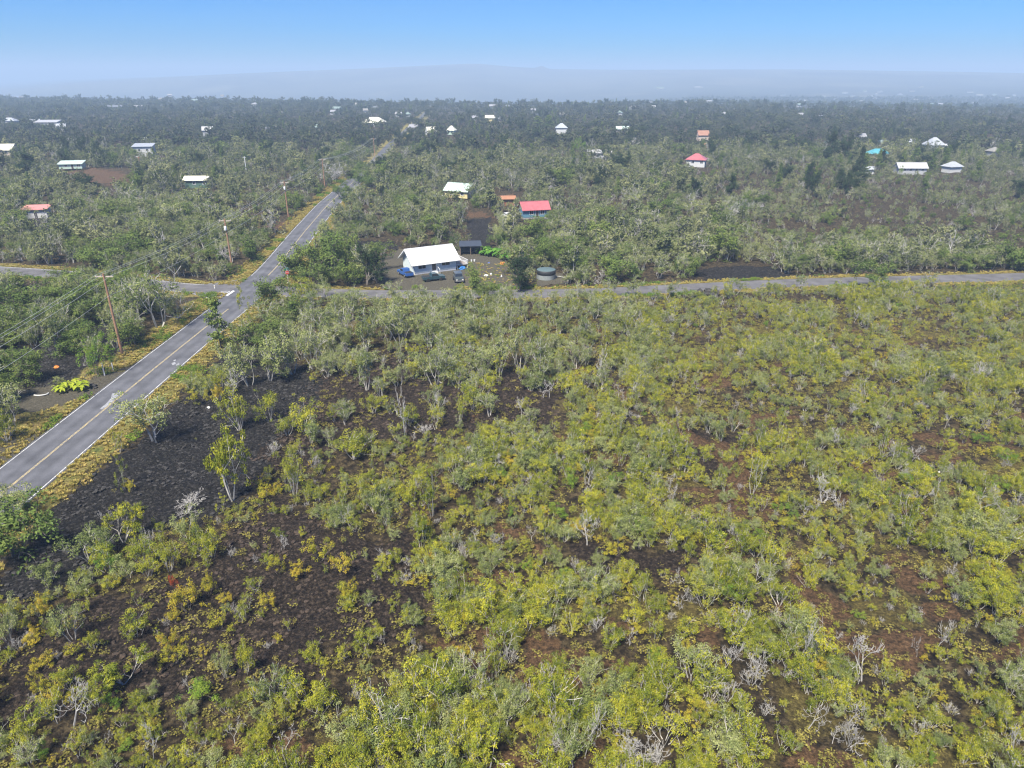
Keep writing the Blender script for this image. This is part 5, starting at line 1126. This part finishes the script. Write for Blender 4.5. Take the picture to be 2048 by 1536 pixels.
def scatter_mass(name, kinds_pts, label):
    """What is past counting: one object whose points carry the copies of a kind's forms."""
    kd, P = kinds_pts; P = np.array([[p[0], p[1], p[2], p[3], p[4], p[5]] for p in P], float)
    z = ground_z(P[:, 0], P[:, 1]) - .04
    me_ = bpy.data.meshes.new(name); me_.vertices.add(len(P)); me_.vertices.foreach_set('co', np.c_[P[:, 0], P[:, 1], z].astype(np.float32).ravel())
    a = me_.attributes.new('turn', 'FLOAT_VECTOR', 'POINT'); a.data.foreach_set('vector', np.c_[rng.normal(0, .05, (len(P), 2)), P[:, 4]].astype(np.float32).ravel())
    a = me_.attributes.new('size', 'FLOAT_VECTOR', 'POINT'); a.data.foreach_set('vector', np.c_[P[:, 3] / kd.aspect, P[:, 3] / kd.aspect, P[:, 2]].astype(np.float32).ravel())
    a = me_.attributes.new('form', 'INT', 'POINT'); a.data.foreach_set('value', P[:, 5].astype(np.int32))
    o = link(name, me_); tag(o, label, kind='stuff')
    ng = bpy.data.node_groups.new(name + '_nodes', 'GeometryNodeTree'); ng.interface.new_socket('Geometry', in_out='INPUT', socket_type='NodeSocketGeometry'); ng.interface.new_socket('Geometry', in_out='OUTPUT', socket_type='NodeSocketGeometry')
    gi = ng.nodes.new('NodeGroupInput'); go = ng.nodes.new('NodeGroupOutput'); ip = ng.nodes.new('GeometryNodeInstanceOnPoints'); ci = ng.nodes.new('GeometryNodeCollectionInfo')
    ci.inputs['Collection'].default_value = kd.col; ci.inputs['Separate Children'].default_value = True; ci.inputs['Reset Children'].default_value = True
    def attr(nm, dt): n = ng.nodes.new('GeometryNodeInputNamedAttribute'); n.data_type = dt; n.inputs['Name'].default_value = nm; return n.outputs['Attribute']
    e2r = ng.nodes.new('FunctionNodeEulerToRotation')
    l = ng.links.new; l(gi.outputs[0], ip.inputs['Points']); l(ci.outputs[0], ip.inputs['Instance']); ip.inputs['Pick Instance'].default_value = True
    l(attr('form', 'INT'), ip.inputs['Instance Index']); l(attr('turn', 'FLOAT_VECTOR'), e2r.inputs[0]); l(e2r.outputs[0], ip.inputs['Rotation']); l(attr('size', 'FLOAT_VECTOR'), ip.inputs['Scale'])
    l(ip.outputs[0], go.inputs[0]); md = o.modifiers.new('forms', 'NODES'); md.node_group = ng
    return o
ASPECT = {'shrub': 1.25, 'tall': .95, 'olive': 1.25, 'gold': 1.6, 'ohia': .85, 'umbrella': 1.35, 'bare': 1.0, 'twiggy': 1.1, 'broad': .74, 'column': .5, 'lush': 1.25, 'red': 1.25, 'dark': .72, 'forest': .95, 'far': 1.1, 'weed': 1.9}
for k_ in KD: KD[k_].aspect = ASPECT[k_]
MASS = {'dark': ('dark_tree_mass', 'distant deep green trees rising above the woods'), 'shrub': ('shrub_mass', 'small yellow-green shrubs covering the lava field'), 'tall': ('sapling_mass', 'small slender saplings between the shrubs'), 'olive': ('olive_shrub_mass', 'small olive bushes between the shrubs'), 'gold': ('golden_shrub_mass', 'small golden shrubs low on the ground'),
    'ohia': ('ohia_wood', 'grey-green trees massed in the wood'), 'bare': ('dead_tree_mass', 'distant bare grey trees in the wood'), 'twiggy': ('twig_mass', 'small leafless bushes between the shrubs'), 'broad': ('dark_wood', 'distant dark green trees in the wood'),
    'forest': ('mid_wood', 'mid-distance wood beyond the side road'), 'far': ('far_wood', 'hazy far woodland reaching to the plateau edge'), 'lush': ('lush_mass', 'small bright green bushes between the shrubs'), 'column': ('column_tree_mass', 'distant tall narrow trees above the woods')}
for kind, P in PL.items():
    if not P: continue
    A = np.array([[p[0], p[1], p[2], p[3]] for p in P]); Zg = ground_z(A[:, 0], A[:, 1]) - .05
    uu, vv = project(A[:, 0], A[:, 1], Zg); ut, vt = project(A[:, 0], A[:, 1], Zg + A[:, 2])
    dep = depth_of(A[:, 0], A[:, 1], Zg); sz = np.maximum(A[:, 2], .2) * A[:, 3] / dep ** 2
    infr = (uu > -15) & (uu < 2063) & (vt < 1536) & (dep > 5)
    sc_ = np.where(infr, sz, -1) + np.array([10.0 if p[6] else 0 for p in P])
    order = np.argsort(-sc_); lim = LIMIT.get(kind, 0)
    own = [i for i in order[:lim] if sc_[i] > 0]; rest = [i for i in range(len(P)) if i not in set(own)]
    zones = {}
    for i in own:
        p = P[i]; nm, cat, look, grp = INFO[kind]
        if p[6]: lab = p[6]
        else:
            wz = where(uu[i], (vv[i] + vt[i]) / 2); zones.setdefault(wz, []).append(i); j = len(zones[wz]) - 1
            lab = ('%s %s %s' % (ORD[j], look, wz)) if j < 7 else ('smaller %s %s, %s side' % (look, wz, quad(uu[i], (vv[i] + vt[i]) / 2, wz)))
            lab = ' '.join(lab.split()[:16])
        t = thing(nm, lab, cat, (p[0], p[1], Zg[i]), p[4], grp)
        bm_, lm_ = KD[kind].parts[p[5]]; s3 = (p[3] / ASPECT[kind], p[3] / ASPECT[kind], p[2]); tree = cat in ('tree', 'dead tree')
        if lm_ is None:
            if tree: o = link('trunk', bm_, t)
            else: o = link('branches', bm_, t)
            o.scale = s3
        else:
            o = link('trunk' if tree else 'stems', bm_, t); o.scale = s3
            o = link('crown' if tree else 'foliage', lm_, t); o.scale = s3
    if rest and kind in MASS: scatter_mass(MASS[kind][0], (KD[kind], [P[i] for i in rest]), MASS[kind][1])
print('plants', {k: len(v) for k, v in PL.items()})

# ------------------------------------------------------------------ low cover: verge grass, weeds, tufts among the shrubs, loose clinker
M_VGRASS = leaf_mat('dry_golden_grass', (.26, .25, .06), (.42, .34, .09), (.48, .36, .14), .25)
M_TUFT = leaf_mat('olive_brown_tuft', (.12, .11, .03), (.25, .225, .05), (.38, .33, .09), .2)
def mk_grass(rng, k):
    n = 34; V, F = [], []
    for i in range(n):
        a = rng.uniform(0, 6.28); r0 = rng.uniform(0, .28); b = np.array([math.cos(a) * r0, math.sin(a) * r0, -.05]); ln = rng.uniform(.5, 1); le = rng.uniform(.15, .6); a2 = a + rng.normal(0, .5)
        tip = b + np.array([math.cos(a2) * le * ln * .6, math.sin(a2) * le * ln * .6, ln]); w = np.array([-math.sin(a2), math.cos(a2), 0]) * .06; j = len(V)
        V += [b - w, b + w, (b + tip) / 2 + w * .8 + (0, 0, .08), tip, (b + tip) / 2 - w * .8 + (0, 0, .08)]; F += [(j, j + 1, j + 2), (j, j + 2, j + 4), (j + 4, j + 2, j + 3)]
    return ([(0, 0, -.1), (.02, 0, -.1), (0, .02, 0)], [(0, 1, 2)]), (np.array(V), F, np.clip(rng.normal(.5, .25, len(F)), 0, 1))
K_GRASS = Kind('verge_grass', 4, mk_grass, M_BARK_D, M_VGRASS, 20); K_GRASS.aspect = .9
K_TUFT = Kind('ground_tuft', 4, mk_weed, M_BARK_D, M_TUFT, 21); K_TUFT.aspect = 1.9
KD['weed'].aspect = 1.9
r = np.random.default_rng(77)
def along(Q, lo, hi, n, ymax=420):
    out = []
    seg = np.hypot(*np.diff(Q, axis=0).T); cum = np.r_[0, np.cumsum(seg)]; nn = normals2(Q)
    t = r.uniform(0, cum[-1], n)
    for q in t:
        i = min(np.searchsorted(cum, q) - 1, len(Q) - 2); i = max(i, 0); f = (q - cum[i]) / seg[i]; p = Q[i] * (1 - f) + Q[i + 1] * f; s = r.choice((-1, 1)); d = lo + (hi - lo) * r.random() ** 1.6
        p = p + nn[i] * s * d
        if p[1] < ymax: out.append(p)
    return np.array(out)
vg = np.r_[along(MAIN_S[(MAIN_S[:, 1] > 40) & (MAIN_S[:, 1] < 330)], MAIN_W / 2 + .15, MAIN_W / 2 + 4.4, 7500), along(SL_S, SIDE_W / 2 + .2, SIDE_W / 2 + 2.2, 1300), along(SR_S, SIDE_W / 2 + .2, SIDE_W / 2 + 2.0, 2600)]
vg = vg[road_dist(vg[:, 0], vg[:, 1]) > .12]; vg = vg[~(inside(GRAVEL[0], vg[:, 0], vg[:, 1]) | inside(GRAVEL[2], vg[:, 0], vg[:, 1]))]
pat = fbm(vg[:, 0] / 5, vg[:, 1] / 5, 131, 2)
G = [[p[0], p[1], r.uniform(.22, .5), r.uniform(.4, .8), r.uniform(0, 6.28), int(r.integers(0, 4))] for p, q in zip(vg, pat) if q < .70]
Wd = [[p[0], p[1], r.uniform(.3, .7), r.uniform(.7, 1.4), r.uniform(0, 6.28), int(r.integers(0, 4))] for p, q in zip(vg, pat) if q >= .69]
for (poly, n) in (([(330, 690), (400, 600), (440, 600), (420, 640), (350, 700)], 90), ([(430, 545), (520, 520), (560, 490), (540, 545), (480, 560)], 70), ([(735, 582), (800, 576), (1180, 570), (1200, 578), (740, 584)], 80), ([(280, 690), (330, 650), (360, 680), (300, 720)], 40)):
    q = pts(poly); lo, hi = q.min(0), q.max(0)
    while n > 0:
        p = r.uniform(lo, hi)
        if inside(q, np.array([p[0]]), np.array([p[1]]))[0] and road_dist(np.array([p[0]]), np.array([p[1]]))[0] > .3: Wd.append([p[0], p[1], r.uniform(.4, .9), r.uniform(.8, 1.6), r.uniform(0, 6.28), int(r.integers(0, 4))])
        n -= 1
yq = pts([(930, 525), (1030, 530), (1075, 540), (1075, 578), (930, 582)]); lo, hi = yq.min(0), yq.max(0)
for p in r.uniform(lo, hi, (420, 2)):
    if inside(yq, p[:1], p[1:])[0] and road_dist(p[:1], p[1:])[0] > .3: (G if r.random() < .6 else Wd).append([p[0], p[1], r.uniform(.12, .35), r.uniform(.4, 1.0), r.uniform(0, 6.28), int(r.integers(0, 4))])
scatter_mass('verge_grass', (K_GRASS, G), 'dry golden grass along the road edges')
scatter_mass('verge_weeds', (KD['weed'], Wd), 'bright green weeds on the road verges')
X, Y, u, v, rr_ = grid_pts(-60, 110, 24, 134, .8, 301)
k = (X > -47) & (Y < side_y(X) - 4) & (v > 600); X, Y, u, v = X[k], Y[k], u[k], v[k]
mb = np.any([inside(q, X, Y) for q in LAVA_BLACK], 0); mw = np.any([inside(q, X, Y) for q in BROWN], 0)
pp = np.where(mb, .01, np.where(mw, .22, .55)) * (.4 + 1.2 * sstep(.3, .65, fbm(X / 4, Y / 4, 141, 2)))
k = rr_.random(len(X)) < pp; X, Y = X[k], Y[k]
T_ = [[x, y, rr_.uniform(.15, .5), rr_.uniform(.4, 1.2), rr_.uniform(0, 6.28), int(rr_.integers(0, 4))] for x, y in zip(X, Y)]
scatter_mass('ground_tufts', (K_TUFT, T_), 'low brown-green tufts between the shrubs')
class _R: pass
for nm, forms, polys, step, pr_, lab in (('lava_clinker', ROCKS, LAVA_BLACK[:1] + LAVA_BLACK[5:], .45, .85, 'loose black lava clinker'), ('brown_clinker', ROCKS_B, BROWN[:2], .47, .8, 'loose brown lava clinker')):
    X, Y, u, v, rr_ = grid_pts(-110, 70, 26, 130, step, 401)
    k = np.any([inside(q, X, Y) for q in polys], 0) & (road_dist(X, Y) > 3.0) & (rr_.random(len(X)) < pr_) & ~inside(GRAVEL[2], X, Y); X, Y = X[k], Y[k]
    kd = _R(); kd.aspect = 1.0; kd.col = bpy.data.collections.new(nm + '_forms')
    for i, m_ in enumerate(forms): kd.col.objects.link(bpy.data.objects.new('%s_form_%02d' % (nm, i), m_))
    R_ = [[x, y, s * rr_.uniform(.5, .9), s, rr_.uniform(0, 6.28), int(rr_.integers(0, 5))] for x, y, s in zip(X, Y, .10 + .50 * rr_.random(len(X)) ** 2.6)]
    scatter_mass(nm, (kd, R_), lab)
